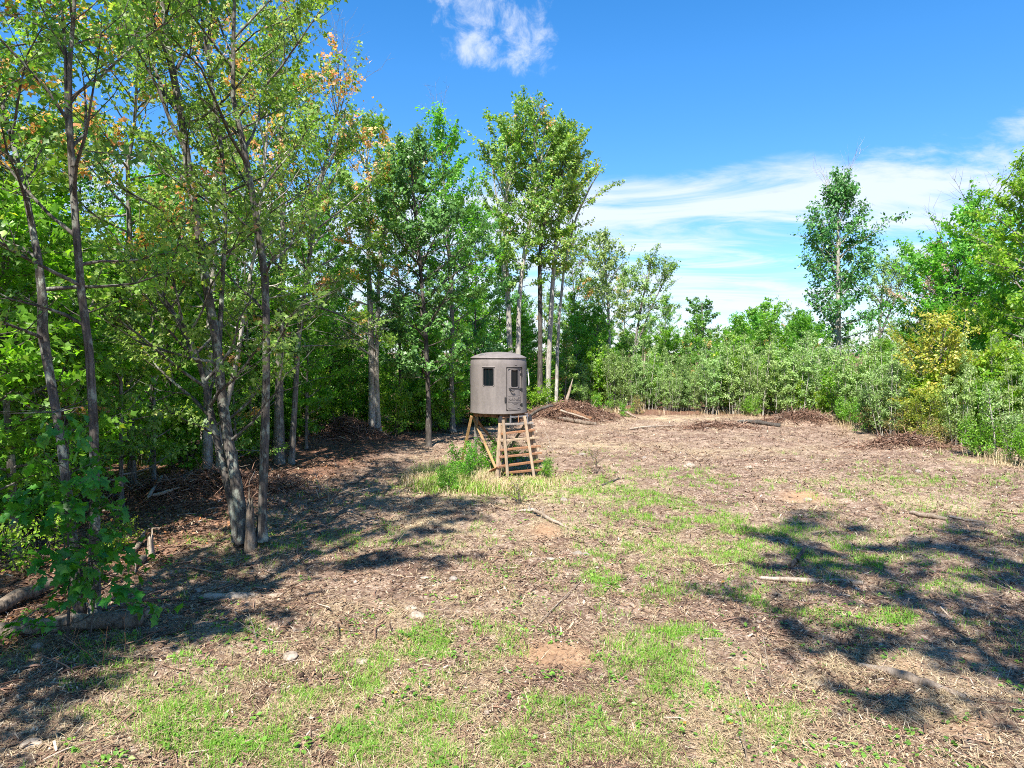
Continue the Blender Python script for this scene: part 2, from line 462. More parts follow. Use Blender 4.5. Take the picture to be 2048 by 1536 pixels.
M['grass'] = bits_mat('grass_blade', [(0.0, (0.095, 0.225, 0.022)), (0.5, (0.185, 0.385, 0.040)), (0.85, (0.31, 0.46, 0.08)), (1.0, (0.36, 0.33, 0.12))], 0.6, 0.35)
M['straw'] = bits_mat('dry_straw', [(0.0, (0.22, 0.155, 0.095)), (0.4, (0.40, 0.30, 0.18)), (0.8, (0.56, 0.45, 0.28)), (1.0, (0.68, 0.58, 0.42))], 0.75, 0.15)
M['chips'] = bits_mat('wood_chip', [(0.0, (0.042, 0.027, 0.020)), (0.3, (0.135, 0.082, 0.052)), (0.6, (0.28, 0.185, 0.115)), (0.85, (0.43, 0.32, 0.215)), (1.0, (0.54, 0.44, 0.33))])
M['twigs'] = bits_mat('brush_twig', [(0.0, (0.060, 0.036, 0.027)), (0.45, (0.20, 0.112, 0.075)), (0.8, (0.35, 0.22, 0.155)), (1.0, (0.48, 0.38, 0.30))])
M['clods'] = bits_mat('soil_clod', [(0.0, (0.045, 0.029, 0.022)), (0.6, (0.12, 0.078, 0.056)), (0.92, (0.22, 0.155, 0.115)), (1.0, (0.42, 0.36, 0.30))], 0.95, 0, 0.1)
M['weed'] = leaf_mat('weed_leaf', [(0.0, (0.045, 0.110, 0.018)), (0.5, (0.085, 0.190, 0.028)), (0.9, (0.16, 0.26, 0.05)), (1.0, (0.36, 0.20, 0.05))], 0.35)
M['litter'] = bits_mat('leaf_litter', [(0.0, (0.085, 0.045, 0.028)), (0.5, (0.20, 0.105, 0.06)), (0.85, (0.32, 0.185, 0.11)), (1.0, (0.42, 0.16, 0.05))], 0.7, 0.15)

# ------------------------------------------------------------------ the clearing's floor
def ell(x, y, items):
    """soft union of ground ellipses (px, py, rx_px, ry_px, weight)"""
    s = np.zeros_like(x)
    for cx, cy, rx, ry, w in items:
        d = (CAM_H) * F_PX / (cy - HOR)
        gx = (cx - 1024) / F_PX * d
        sx = rx / F_PX * d
        sy = max(0.25, 0.5 * abs(CAM_H * F_PX / (cy - ry - HOR) - CAM_H * F_PX / (cy + ry - HOR)))
        s = np.maximum(s, w * np.exp(-(((x - gx) / sx) ** 2 + ((y - d) / sy) ** 2) * 0.9))
    return s
GREEN = [(1310, 1010, 80, 22, 1.35), (1390, 1045, 120, 24, 1.35), (1530, 1062, 110, 24, 1.3), (1220, 985, 100, 16, 1.1), (1440, 1075, 120, 20, 1.1), (1240, 1112, 60, 18, .8), (1250, 1165, 90, 28, .9), (1700, 1108, 70, 26, .9),
         (900, 1290, 100, 40, .72), (760, 1350, 100, 34, .62), (650, 1490, 120, 36, .75), (560, 1400, 90, 26, .55), (1270, 1320, 90, 26, .9), (1370, 1275, 60, 20, .8),
         (1330, 1360, 60, 30, .7), (560, 1280, 60, 14, .6), (860, 1460, 120, 46, .5), (1120, 1430, 140, 46, .45), (1180, 1000, 70, 16, .7), (1330, 950, 60, 9, .8),
         (1480, 970, 120, 10, .5), (1660, 1130, 60, 14, .7), (1530, 1200, 60, 18, .55), (1830, 1140, 80, 22, .5), (1880, 1170, 70, 20, .4), (1640, 1230, 80, 20, .5),
         (300, 1460, 110, 26, .42), (1800, 1250, 120, 20, .45), (1560, 1440, 70, 30, .4), (1290, 1500, 130, 36, .40), (1850, 960, 140, 10, .35), (1450, 1110, 90, 20, .6),
         (950, 1500, 110, 36, .5), (420, 1510, 120, 30, .6), (1210, 960, 60, 10, .6), (1580, 1115, 80, 20, .7), (1000, 975, 140, 22, .8), (900, 960, 70, 20, .8)]
DRY = [(1000, 985, 190, 30, 1), (880, 1040, 90, 30, .8), (760, 1310, 220, 50, .8), (700, 1430, 300, 70, .8), (1040, 1480, 320, 80, .9), (1500, 1470, 240, 60, .7), (1380, 1090, 200, 40, .6),
       (1560, 1060, 180, 30, .6), (1640, 1330, 200, 40, .45), (1330, 835, 160, 7, 1), (1900, 1010, 160, 14, .5), (1250, 890, 160, 8, .5), (1980, 925, 90, 7, .9), (1480, 900, 200, 8, .4),
       (720, 1230, 110, 22, .7), (1150, 1060, 110, 20, .6), (1850, 1430, 180, 30, .4), (940, 1180, 110, 22, .5), (560, 900, 30, 5, .3), (1700, 970, 200, 12, .35)]
CLAY = [(1110, 1312, 95, 34, 1), (1612, 994, 50, 10, .95), (1090, 1070, 40, 14, .8), (1960, 1330, 90, 24, .55), (1840, 1350, 70, 20, .5), (1050, 1290, 60, 30, .5), (1960, 1480, 90, 30, .5), (230, 1380, 140, 22, .35)]

def field_edge_left(y):        # x of the wood's edge on the left side of the clearing
    return np.interp(y, [0, 8, 11, 15, 20, 24, 30, 34, 44, 50], [-7.5, -7.4, -7.6, -7.2, -6.6, -6.0, -5.6, -4.2, -1, 3])
def attrs_at(x, y):
    n = fbm(x * 0.8, y * 0.8, 4); n2 = fbm(x * 2.6 + 31, y * 2.6, 4); n3 = fbm(x * 0.45 + 70, y * 0.45 + 9, 3)
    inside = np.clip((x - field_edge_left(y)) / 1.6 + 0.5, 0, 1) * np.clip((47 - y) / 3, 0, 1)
    gr = ell(x, y, GREEN); dr = ell(x, y, DRY); cl = ell(x, y, CLAY)
    green = np.clip((gr + 0.5 * (n3 - 0.45)) * np.clip((n2 - 0.43) * 7, 0, 1.2), 0, 1) * inside
    dry = np.clip((dr * 1.05 + 0.75 * (n - 0.42)) * np.clip((n2 - 0.26) * 4, 0, 1.3), 0, 1) * inside
    clay = np.clip((cl * 1.4 - 0.35 + 0.5 * (n2 - 0.5)), 0, 1)
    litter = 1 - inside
    return dict(green=green, dry=dry * (1 - clay), clay=clay, litter=np.clip(litter, 0, 1))

def graded(segs):
    out = []
    for a, b, n in segs:
        out += list(np.linspace(a, b, n, endpoint=False))
    return np.array(out + [segs[-1][1]])
gx = graded([(-3000, -300, 8), (-300, -60, 16), (-60, -20, 50), (-20, 22, 280), (22, 60, 50), (60, 300, 16), (300, 3000, 8)])
gy = graded([(-1200, -60, 8), (-60, 4, 40), (4, 14, 120), (14, 26, 100), (26, 50, 90), (50, 120, 40), (120, 500, 16), (500, 4500, 8)])
XX, YY = np.meshgrid(gx, gy)
ZZ = ground_z(XX, YY)
farf = np.clip((np.hypot(XX, YY) - 130) / 200, 0, 1); ZZ = ZZ * (1 - farf)
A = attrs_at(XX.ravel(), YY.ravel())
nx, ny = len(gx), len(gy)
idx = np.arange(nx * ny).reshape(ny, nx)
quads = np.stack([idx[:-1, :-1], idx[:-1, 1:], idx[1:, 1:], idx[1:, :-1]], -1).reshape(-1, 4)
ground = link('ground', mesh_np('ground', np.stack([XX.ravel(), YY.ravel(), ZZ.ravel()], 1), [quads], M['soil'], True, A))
tag(ground, 'brown torn-up floor of the clearing with straw and bare clay', None, None, 'structure')

# ------------------------------------------------------------------ foliage and tree kit
def _tmpl(pts, tris): return np.array([(a, b, c) for a, b, c in pts], float), np.array(tris)
LEAF = {
    'maple': _tmpl([(0, 0, 0), (.52, .42, .07), (.20, .56, 0), (0, 1.05, -.10), (-.20, .56, 0), (-.52, .42, .07)], [(0, 1, 2), (0, 2, 4), (2, 3, 4), (0, 4, 5)]),
    'oval': _tmpl([(0, 0, 0), (.30, .5, .08), (0, 1, -.05), (-.30, .5, .08)], [(0, 1, 2), (0, 2, 3)]),
    'narrow': _tmpl([(0, 0, 0), (.19, .45, .05), (0, 1, -.05), (-.19, .45, .05)], [(0, 1, 2), (0, 2, 3)]),
    'oak': _tmpl([(0, 0, 0), (.13, .22, .02), (.30, .36, .05), (.17, .47, .03), (.36, .66, .05), (.16, .76, .02), (0, 1.0, -.12),
                  (-.16, .76, .02), (-.36, .66, .05), (-.17, .47, .03), (-.30, .36, .05), (-.13, .22, .02)],
                 [(0, 1, 11), (1, 2, 3), (1, 3, 9), (1, 9, 11), (11, 9, 10), (3, 4, 5), (3, 5, 7), (3, 7, 9), (9, 7, 8), (5, 6, 7)]),
}
def leaf_mesh(name, P, Nn, Ax, S, kind, lv, mat):
    """leaves at P with normals Nn, axes Ax (made perpendicular), sizes S, tints lv"""
    T, F = LEAF[kind]
    Nn = Nn / np.linalg.norm(Nn, axis=1, keepdims=True)
    Ax = Ax - (Ax * Nn).sum(1, keepdims=True) * Nn
    Ax = Ax / (np.linalg.norm(Ax, axis=1, keepdims=True) + 1e-9)
    Bx = np.cross(Ax, Nn)
    k = len(T)
    V = P[:, None, :] + S[:, None, None] * (T[None, :, 0:1] * Bx[:, None, :] + T[None, :, 1:2] * Ax[:, None, :] + T[None, :, 2:3] * Nn[:, None, :])
    FF = (np.arange(len(P))[:, None, None] * k + F[None]).reshape(-1, F.shape[1])
    return mesh_np(name, V.reshape(-1, 3), [FF], mat, False, {'lv': np.repeat(lv, k)})


class Tubes:
    def __init__(s): s.V = []; s.Q = []; s.T = []; s.n = 0
    def add(s, P, rad, sides, rough=0.0, rng=None):
        P = np.asarray(P, float); n = len(P)
        D = np.gradient(P, axis=0); D /= np.linalg.norm(D, axis=1, keepdims=True) + 1e-9
        ref = np.array([0.93, 0.31, 0.2]) if abs(D[0][2]) > 0.6 else np.array([0.1, 0.2, 0.97])
        X = np.cross(ref, D); X /= np.linalg.norm(X, axis=1, keepdims=True) + 1e-9
        Y = np.cross(D, X)
        a = np.arange(sides) * 2 * math.pi / sides
        rr = np.asarray(rad, float)[:, None] * np.ones((1, sides))
        if rough and rng is not None: rr = rr * (1 + rough * (rng.rand(n, sides) - 0.5))
        ring = P[:, None, :] + rr[..., None] * (np.cos(a)[None, :, None] * X[:, None, :] + np.sin(a)[None, :, None] * Y[:, None, :])
        s.V.append(ring.reshape(-1, 3))
        i = np.arange(n * sides).reshape(n, sides) + s.n
        j = np.roll(i, -1, axis=1)
        s.Q.append(np.stack([i[:-1], j[:-1], j[1:], i[1:]], -1).reshape(-1, 4))
        s.n += n * sides
        # cap at the end
        s.V.append(P[-1:] + D[-1:] * rad[-1] * 0.5)
        t = np.stack([i[-1], j[-1], np.full(sides, s.n)], -1); s.T.append(t); s.n += 1
    def mesh(s, name, mat): return mesh_np(name, np.concatenate(s.V), [np.concatenate(s.Q), np.concatenate(s.T)], mat, True)


SHAPES = {
    'oval': lambda t: math.sin(math.pi * min(1, 0.14 + 0.80 * t)) ** 0.75,
    'cone': lambda t: (1.02 - t) ** 0.75,
    'vase': lambda t: (0.45 + 0.65 * t) if t < 0.75 else max(0.25, (0.94 - (t - 0.75) * 2.4)),
    'column': lambda t: 0.85 if t < 0.7 else 0.85 - (t - 0.7) * 2.0,
    'bush': lambda t: 1.0 - 0.55 * t,
}
def stem_auto(rng, H, r0, lean=(0, 0), wob=0.02, x0=0, y0=0):
    n = 13; t = np.linspace(0, 1, n)
    w = np.cumsum(rng.randn(n, 2) * wob * H / 3, axis=0); w -= w[0]
    P = np.stack([x0 + lean[0] * t * H + w[:, 0] * t, y0 + lean[1] * t * H + w[:, 1] * t, t * H], 1)
    r = r0 * (1 - t) ** 0.8 * 0.92 + 0.012
    r[0] *= 1.35
    return np.concatenate([P, r[:, None]], 1)


def gen_tree(seed, stems, Rc, cb=0.35, shape='oval', n1=26, n2=6, nleaf=9000, ls=0.11, kind='maple', leaf='maple', bark='bark_grey',
             e0=20, e1=65, curve=0.25, spread=0.095, autumn=0.0, autumn_top=0.0, bare=0.0, bare_low=0, bare_top=0, sides=8, droop=0.0, flat=0.42, names=('trunk', 'crown'), lv_shift=0.0, skip_leaf=False, split=False, singles=None):
    """returns [(part name, mesh)] for one tree; stems are (n,4) polylines x, y, z, radius"""
    rng = np.random.RandomState(seed)
    tb = Tubes(); stem_meshes = []
    tw0, tw1, tw2, twl, twa = [], [], [], [], []
    ns = len(stems)
    for si, S in enumerate(stems):
        if split:
            t_ = Tubes(); t_.add(S[:, :3], S[:, 3], sides, 0.22, rng); stem_meshes.append(t_)
        else:
            tb.add(S[:, :3], S[:, 3], sides, 0.22, rng)
        zb, zt = S[0, 2], S[-1, 2]
        seg = np.linalg.norm(np.diff(S[:, :3], axis=0), axis=1); cum = np.concatenate([[0], np.cumsum(seg)]); cum /= cum[-1]
        n_here = max(3, n1 // ns)
        az0 = rng.rand() * 6.28
        for i in range(n_here + bare_low + bare_top):
            is_bare = rng.rand() < bare
            if i >= n_here + bare_low: s_ = 0.93 + 0.07 * rng.rand(); is_bare = True
            elif i >= n_here: s_ = cb * (0.55 + 0.55 * rng.rand()); is_bare = True
            else: s_ = cb + (0.985 - cb) * ((i + rng.rand()) / n_here) ** 0.92
            t = max(0.0, (s_ - cb) / (1 - cb))
            p = np.array([np.interp(s_, cum, S[:, k]) for k in range(3)]); rs = np.interp(s_, cum, S[:, 3])
            az = az0 + i * 2.39996 + rng.randn() * 0.35
            ev = R(e0 + (e1 - e0) * t + rng.randn() * 9)
            L = max(0.35, Rc * SHAPES[shape](t) * (0.62 + 0.55 * rng.rand()))
            if is_bare and i >= n_here: L = Rc * (0.55 + 0.4 * rng.rand())
            npt = 6
            d = np.array([math.cos(az) * math.cos(ev), math.sin(az) * math.cos(ev), math.sin(ev)])
            pts = [p]; rad = [max(0.008, min(rs * 0.62, 0.013 + 0.011 * L))]
            for k in range(1, npt):
                d = d + rng.randn(3) * 0.13 + np.array([0, 0, curve * 0.22 - droop * 0.12])
                d /= np.linalg.norm(d)
                pts.append(pts[-1] + d * L / (npt - 1)); rad.append(rad[0] * (1 - 0.86 * k / (npt - 1)))
            pts = np.array(pts)
            tb.add(pts, rad, 5 if rad[0] > 0.03 else 4, 0.15, rng)
            aut = (rng.rand() < autumn) or (t > 0.6 and rng.rand() < autumn_top)
            # side shoots
            for j in range(n2):
                f = 0.22 + 0.78 * (j + rng.rand()) / n2
                q0 = np.array([np.interp(f, np.linspace(0, 1, npt), pts[:, k]) for k in range(3)])
                dd = pts[min(npt - 1, int(f * (npt - 1)) + 1)] - pts[min(npt - 2, int(f * (npt - 1)))]
                dd = dd / (np.linalg.norm(dd) + 1e-9)
                side = np.cross(dd, [0, 0, 1]); side /= np.linalg.norm(side) + 1e-9
                dd = dd * (0.55 + 0.3 * rng.rand()) + side * (1 if j % 2 else -1) * (0.5 + 0.5 * rng.rand()) + np.array([0, 0, 0.12 - droop * 0.4]) + rng.randn(3) * 0.2
                dd /= np.linalg.norm(dd)
                l2 = max(0.22, L * (0.24 + 0.30 * rng.rand()) * (1.15 - 0.5 * f))
                m1 = q0 + dd * l2 * 0.5; m2 = q0 + dd * l2 + np.array([0, 0, (0.10 - droop * 0.25) * l2]) + rng.randn(3) * 0.06 * l2
                tb.add(np.array([q0, m1, m2]), [max(0.0045, rad[0] * 0.34), max(0.0035, rad[0] * 0.22), 0.002], 3)
                if not is_bare:
                    tw0.append(q0); tw1.append(m1); tw2.append(m2); twl.append(l2); twa.append(aut)
                elif rng.rand() < 0.8:
                    d3 = dd + rng.randn(3) * 0.5; d3 /= np.linalg.norm(d3)
                    tb.add(np.array([m1, m1 + d3 * l2 * 0.3, m1 + d3 * l2 * 0.55]), [0.005, 0.004, 0.002], 3)
            if not is_bare:
                tw0.append(pts[npt // 2]); tw1.append(pts[npt // 2 + 1]); tw2.append(pts[-1]); twl.append(L * 0.5); twa.append(aut)
    parts = []
    if split:
        for t_ in stem_meshes: parts.append(('trunk', t_.mesh('trunk', M[bark])))
        parts.append(('branches', tb.mesh('branches', M[bark])))
    else:
        parts.append((names[0], tb.mesh(names[0], M[bark])))
    if tw0 and nleaf and not skip_leaf:
        tw0, tw1, tw2 = map(np.array, (tw0, tw1, tw2)); twl = np.array(twl); twa = np.array(twa)
        w = twl ** 0.9; w = w * (0.15 + 1.7 * rng.rand(len(w)) ** 1.6); w /= w.sum()
        c = rng.choice(len(w), nleaf, p=w)
        t = (0.12 + 0.95 * rng.rand(nleaf) ** 0.8)[:, None]
        # quadratic through the three points
        P = tw0[c] * (1 - t) * (1 - 2 * t) + tw1[c] * 4 * t * (1 - t) + tw2[c] * t * (2 * t - 1)
        P = P + rng.randn(nleaf, 3) * spread * np.array([1, 1, 0.75])
        out = P - np.array([stems[0][:, 0].mean(), stems[0][:, 1].mean(), 0]) ; out[:, 2] = 0
        out /= np.linalg.norm(out, axis=1, keepdims=True) + 1e-6
        Nn = np.array([0, 0, flat]) + out * 0.42 + (rng.randn(len(w), 3) * 0.34)[c] + rng.randn(nleaf, 3) * 0.34
        Ax = out * 0.6 + rng.randn(nleaf, 3) * 0.8 + np.array([0, 0, -0.35])
        lv = np.clip(0.42 + rng.randn(nleaf) * 0.20 + lv_shift, 0, 0.83)
        am = twa[c] & (rng.rand(nleaf) < 0.75)
        lv[am] = 0.84 + 0.16 * rng.rand(am.sum())
        st = rng.rand(nleaf) < 0.012; lv[st] = 0.80 + 0.2 * rng.rand(st.sum())
        S = ls * (0.45 + 0.9 * rng.rand(nleaf))
        if singles is not None:          # the leaves that show largest (towards the viewpoint) are handed back one by one
            o_ = np.argsort(P[:, 1] - 2.0 * S); pick, rest = o_[:singles['n']], o_[singles['n']:]
            singles['leaves'] = (P[pick], Nn[pick], Ax[pick], S[pick], lv[pick])
            P, Nn, Ax, S, lv = P[rest], Nn[rest], Ax[rest], S[rest], lv[rest]
        parts.append((names[1], leaf_mesh(names[1], P, Nn, Ax, S, kind, lv, M[leaf])))
    return parts


def put_tree(name, parts, x, y, rz, sc, label, cat='tree', group=None, dz=-0.05):
    sc = sc if hasattr(sc, '__len__') else (sc, sc, sc)
    e = empty(name, (x, y, gz(x, y) + dz), rz, sc)
    for nm, me in parts: link(nm, me, e)
    return tag(e, label, cat, group)


def px_stem(pts, d, base, dys=None, thick=0.70, drop=0.0):
    """a stem through photo pixels (px, py, width_px) standing d metres away; base = (x, y) of the tree's foot"""
    out = []
    for i, (px, py, w) in enumerate(pts):
        dd = d + (dys[i] if dys else 0)
        out.append(((px - 1024) / F_PX * dd - base[0], dd - base[1], zat(py, dd), 0.5 * w / F_PX * dd))
    out = np.array(out); out[:, 3] *= thick; out[:, 2] *= (out[-1, 2] - drop) / out[-1, 2]; out[0, 3] *= 1.25
    # resample for smoothness
    n = 14; t = np.linspace(0, len(out) - 1, n)
    P = np.stack([np.interp(t, np.arange(len(out)), out[:, k]) for k in range(4)], 1)
    f1, f2 = P[0] + (P[1] - P[0]) * .16, P[0] + (P[1] - P[0]) * .42
    P[0, 3], f1[3], f2[3] = P[1, 3] * 1.75, P[1, 3] * 1.28, P[1, 3] * 1.08
    return np.concatenate([P[:1], [f1, f2], P[1:]])

# ------------------------------------------------------------------ trees one can tell apart
# twin-stemmed maple at the near left corner
bx, by = at(165, 1240)
stA = px_stem([(175, 1250, 34), (178, 1100, 27), (186, 900, 24), (180, 700, 22), (166, 560, 21), (158, 400, 19), (152, 250, 17), (158, 120, 13), (172, 0, 10), (185, -160, 7), (200, -330, 3)], by, (bx, by))
stB = px_stem([(148, 1250, 32), (138, 1120, 27), (122, 900, 24), (98, 740, 26), (86, 640, 28), (92, 560, 22), (70, 420, 17), (40, 280, 13), (0, 120, 10), (-40, -60, 7), (-70, -240, 3)], by, (bx, by), [0, 0, .1, .2, .3, .3, .4, .5, .7, .9, 1.0])
stC = px_stem([(160, 330, 12), (148, 250, 11), (150, 100, 9), (140, -40, 6), (120, -200, 3)], by, (bx, by))
put_tree('maple_tree', gen_tree(101, [stA, stB, stC], 3.1, 0.36, 'oval', 48, 7, 10500, 0.10, 'maple', 'maple', 'bark_lichen', 22, 64, 0.25, 0.09, 0.0, 0.04, 0.08, 1, split=True),
         bx, by, 0, 1, 'twin-stemmed maple with lichen-spotted bark at the near left corner behind the long log', 'tree')
# lower dead hanging shoots belong to it; young oak beside it
ox, oy = atd(118, 9.9)
os1 = np.array([(0, 0, 0, .022), (.05, .0, .6, .018), (.02, .05, 1.2, .014), (.08, 0, 1.9, .010), (.1, 0, 2.45, .004)])
os2 = np.array([(.25, .1, 0, .018), (.35, .1, .6, .014), (.32, .05, 1.2, .011), (.36, .02, 1.7, .005)])
os3 = np.array([(-.5, .2, 0, .018), (-.6, .2, .5, .014), (-.8, .15, 1.0, .011), (-.9, .1, 1.4, .005)])
OAK = {'n': 300}
oak = put_tree('oak_sapling', gen_tree(102, [os1, os2], 0.95, 0.16, 'bush', 40, 5, 900, 0.165, 'oak', 'oak', 'bark_dark', 0, 45, 0.1, 0.06, 0, 0, 0, 0, 0, 6, flat=0.9, names=('stem', 'foliage'), singles=OAK),
         ox, oy, 0, (1.05, 1.05, 1.25), 'young oak with big glossy lobed leaves before the twin-stemmed maple', 'sapling')
for ch in oak.children:
    if ch.name.startswith('foliage'): ch['kind'] = 'stuff'
z3 = np.zeros((1, 3)); LEAVES = [leaf_mesh('leaf', z3, np.array([[0, 0, 1.0]]), np.array([[0, 1.0, 0]]), np.array([1.0]), 'oak', np.array([v]), M['oak']) for v in (.15, .35, .5, .65, .9)]
for P_, N_, A_, S_, v_ in zip(*OAK['leaves']):
    n_ = Vector(N_).normalized(); a_ = Vector(A_); a_ = (a_ - n_ * a_.dot(n_)).normalized(); b_ = a_.cross(n_)
    lf = link('leaf', LEAVES[min(4, int(v_ * 5))], oak)
    lf.matrix_local = Matrix.Translation(Vector(P_)) @ (Matrix((b_, a_, n_)).transposed() * float(S_)).to_4x4()
for i, (px, py, sc, lab) in enumerate([(35, 1150, 0.8, 'yellow-green leafy shrub under the young oak at the left edge'), (-40, 1090, 1.0, 'leafy shrub half outside the frame beside the young oak'), (215, 1110, .5, 'small shrub with yellowish leaves right of the twin-stemmed maple')]):
    x, y = at(px, py)
    st = [np.array([(rx * .2, ry * .2, 0, .014), (rx * .5, ry * .5, .6, .01), (rx * .8, ry * .8, 1.3, .004)]) for rx, ry in ((1, .2), (-.8, .6), (.1, -.9), (-.3, -.5), (.5, .9))]
    put_tree('shrub', gen_tree(110 + i, st, 0.6, 0.08, 'bush', 30, 4, 900, 0.10, 'oval', 'beech', 'bark_dark', 10, 50, .1, .09, 0, 0, 0, 0, 0, 5, names=('stem', 'foliage')), x, y, 0, sc, lab, 'shrub')

# clump of stems round a broken stump
bx, by = at(494, 1088)
s1 = px_stem([(470, 1090, 25), (456, 1000, 22), (440, 930, 20), (420, 840, 20), (408, 760, 16), (380, 680, 13), (330, 600, 10), (290, 560, 5)], by, (bx, by))
s2 = px_stem([(484, 1092, 34), (466, 960, 31), (446, 840, 28), (436, 700, 27), (414, 560, 25), (396, 440, 24), (376, 260, 21), (352, 120, 17), (338, 0, 13), (330, -120, 8), (325, -220, 3)], by, (bx, by), [0, 0, 0, .1, .1, .2, .2, .3, .4, .5, .5])
s3 = px_stem([(517, 1090, 26), (522, 980, 24), (532, 800, 23), (534, 650, 22), (532, 540, 21), (516, 430, 19), (500, 330, 17), (474, 200, 14), (480, 80, 10), (486, -60, 6), (490, -170, 3)], by, (bx, by), [.1] * 11)
s4 = px_stem([(436, 740, 14), (446, 600, 13), (458, 440, 12), (452, 300, 12), (430, 150, 9), (410, 0, 6), (400, -100, 3)], by, (bx, by), [.1, .3, .6, .9, 1.0, 1.1, 1.2])
t2 = gen_tree(120, [s2, s3, s4, s1], 3.4, 0.34, 'oval', 78, 7, 20000, 0.10, 'maple', 'maple', 'bark_lichen', 24, 64, 0.25, 0.10, 0.01, 0.08, 0.06, 1, split=True)
clump = put_tree('maple_tree', t2, bx, by, 0, 1, 'tall maple clump of lichened stems growing round a jagged broken stump', 'tree')

# pale trunk behind the clump
def near_tree(seed, px, py_base, d, stem_px, label, Rc, cb, shape, n1, n2, nl, ls, kind, leaf, bark, name='maple_tree', **kw):
    x, y = atd(px, d)
    stems = [px_stem(s, d, (x, y), drop=Rc * {'vase': .55, 'oval': .36, 'cone': .12, 'column': .3}[shape]) for s in stem_px]
    return put_tree(name, gen_tree(seed, stems, Rc, cb, shape, n1, n2, nl, ls, kind, leaf, bark, **kw), x, y, 0, 1, label, 'tree')
near_tree(131, 412, 955, 22.5, [[(412, 962, 26), (412, 820, 21), (418, 680, 19), (428, 520, 17), (440, 330, 14), (436, 180, 11), (430, 20, 8), (425, -90, 3)],
                                [(432, 960, 18), (438, 850, 16), (470, 720, 13), (490, 600, 11), (520, 420, 9), (540, 240, 7), (545, 80, 3)]],
          'pale-barked maple just behind the clump, rising from a mound of roots', 3.2, .30, 'oval', 56, 6, 13000, .125, 'maple', 'maple', 'bark_pale', autumn=.06, autumn_top=.12, e0=5)
near_tree(132, 556, 925, 26.5, [[(556, 935, 30), (556, 800, 24), (560, 700, 22), (566, 560, 19), (572, 400, 15), (566, 230, 11), (560, 90, 7), (558, 0, 3)],
                                [(578, 940, 18), (588, 800, 16), (598, 640, 14), (622, 480, 12), (640, 330, 9), (672, 210, 6), (690, 110, 3)]],
          'rough-barked maple with orange-tinged crown standing left of the root mound', 3.8, .28, 'oval', 64, 6, 16500, .135, 'maple', 'maple', 'bark_grey', autumn=.07, autumn_top=.26, e0=12, bare_top=6)
near_tree(133, 742, 885, 33.0, [[(744, 888, 22), (744, 760, 19), (742, 600, 16), (738, 480, 13), (742, 380, 10), (738, 270, 6), (736, 215, 3)],
                                [(756, 886, 15), (752, 740, 13), (756, 600, 12), (762, 470, 10), (780, 360, 7), (790, 250, 3)]],
          'slim twin-trunked maple with bare lower branches and reddish top behind the root mound', 3.7, .50, 'vase', 48, 6, 12500, .15, 'maple', 'maple', 'bark_pale', autumn=.18, autumn_top=.30, bare_low=13, e0=25, e1=70)
near_tree(134, 857, 890, 31.5, [[(857, 893, 15), (856, 780, 13), (852, 640, 12), (842, 500, 10), (832, 380, 8), (826, 300, 5), (822, 250, 2)]],
          'dark-trunked maple with dense deep green crown left of the brown hut', 3.3, .20, 'oval', 56, 6, 15000, .15, 'maple', 'dark', 'bark_dark', e0=5)
near_tree(135, 905, 860, 37.0, [[(905, 860, 15), (903, 740, 13), (905, 600, 12), (898, 460, 10), (890, 340, 7), (884, 250, 4), (882, 205, 2)]],
          'narrow bright green tree rising directly behind the brown hut', 3.0, .10, 'oval', 66, 6, 16000, .15, 'maple', 'bright', 'bark_grey', e0=10, bare_top=5)
near_tree(136, 1030, 815, 44.0, [[(1021, 818, 19), (1020, 700, 17), (1016, 560, 15), (1008, 430, 12), (1012, 330, 9), (1030, 250, 5), (1045, 205, 2)],
                                 [(1037, 818, 17), (1036, 700, 15), (1038, 560, 13), (1052, 440, 11), (1070, 330, 8), (1084, 250, 5), (1088, 190, 2)]],
          'twin-trunked maple standing just behind and above the hut roof', 4.4, .42, 'vase', 66, 6, 19000, .20, 'oval', 'maple', 'bark_pale', e0=20, e1=70, autumn_top=.05, lv_shift=.06)
near_tree(137, 1080, 812, 45.5, [[(1080, 815, 14), (1080, 700, 14), (1080, 580, 13), (1078, 470, 11), (1100, 360, 8), (1130, 280, 5), (1150, 245, 2)]],
          'dark straight trunk with high yellow-green crown, left one beside the brush pile', 3.9, .50, 'oval', 38, 6, 10500, .20, 'oval', 'maple', 'bark_dark', e0=15, e1=70, lv_shift=.12)
near_tree(138, 1098, 812, 46.5, [[(1094, 815, 17), (1098, 700, 15), (1104, 560, 13), (1112, 440, 11), (1135, 340, 8), (1160, 290, 3)]],
          'mottled grey trunk with high crown, right one above the brush pile', 3.6, .48, 'oval', 34, 6, 9000, .20, 'oval', 'maple', 'bark_pale', e0=15, e1=70, lv_shift=.10)
near_tree(139, 1118, 812, 47.5, [[(1112, 815, 9), (1116, 640, 8), (1128, 500, 7), (1150, 400, 6), (1180, 330, 4), (1198, 300, 2)],
                                 [(1008, 560, 6), (1000, 420, 5), (990, 330, 4), (980, 262, 2)]],
          'leafless dead tree with bleached forking branches above the brush pile', 3.0, .40, 'vase', 22, 5, 0, .1, 'oval', 'maple', 'bark_pale', name='dead_tree', e0=35, e1=70, bare=1.0)
near_tree(140, 1218, 800, 55.0, [[(1218, 805, 9), (1219, 690, 9), (1216, 600, 8), (1210, 520, 6), (1205, 450, 3)]],
          'slender pale-trunked tree with thin olive crown right of the bare dead tree', 3.2, .36, 'oval', 40, 5, 6000, .20, 'oval', 'willow', 'bark_pale', e0=25, e1=65)
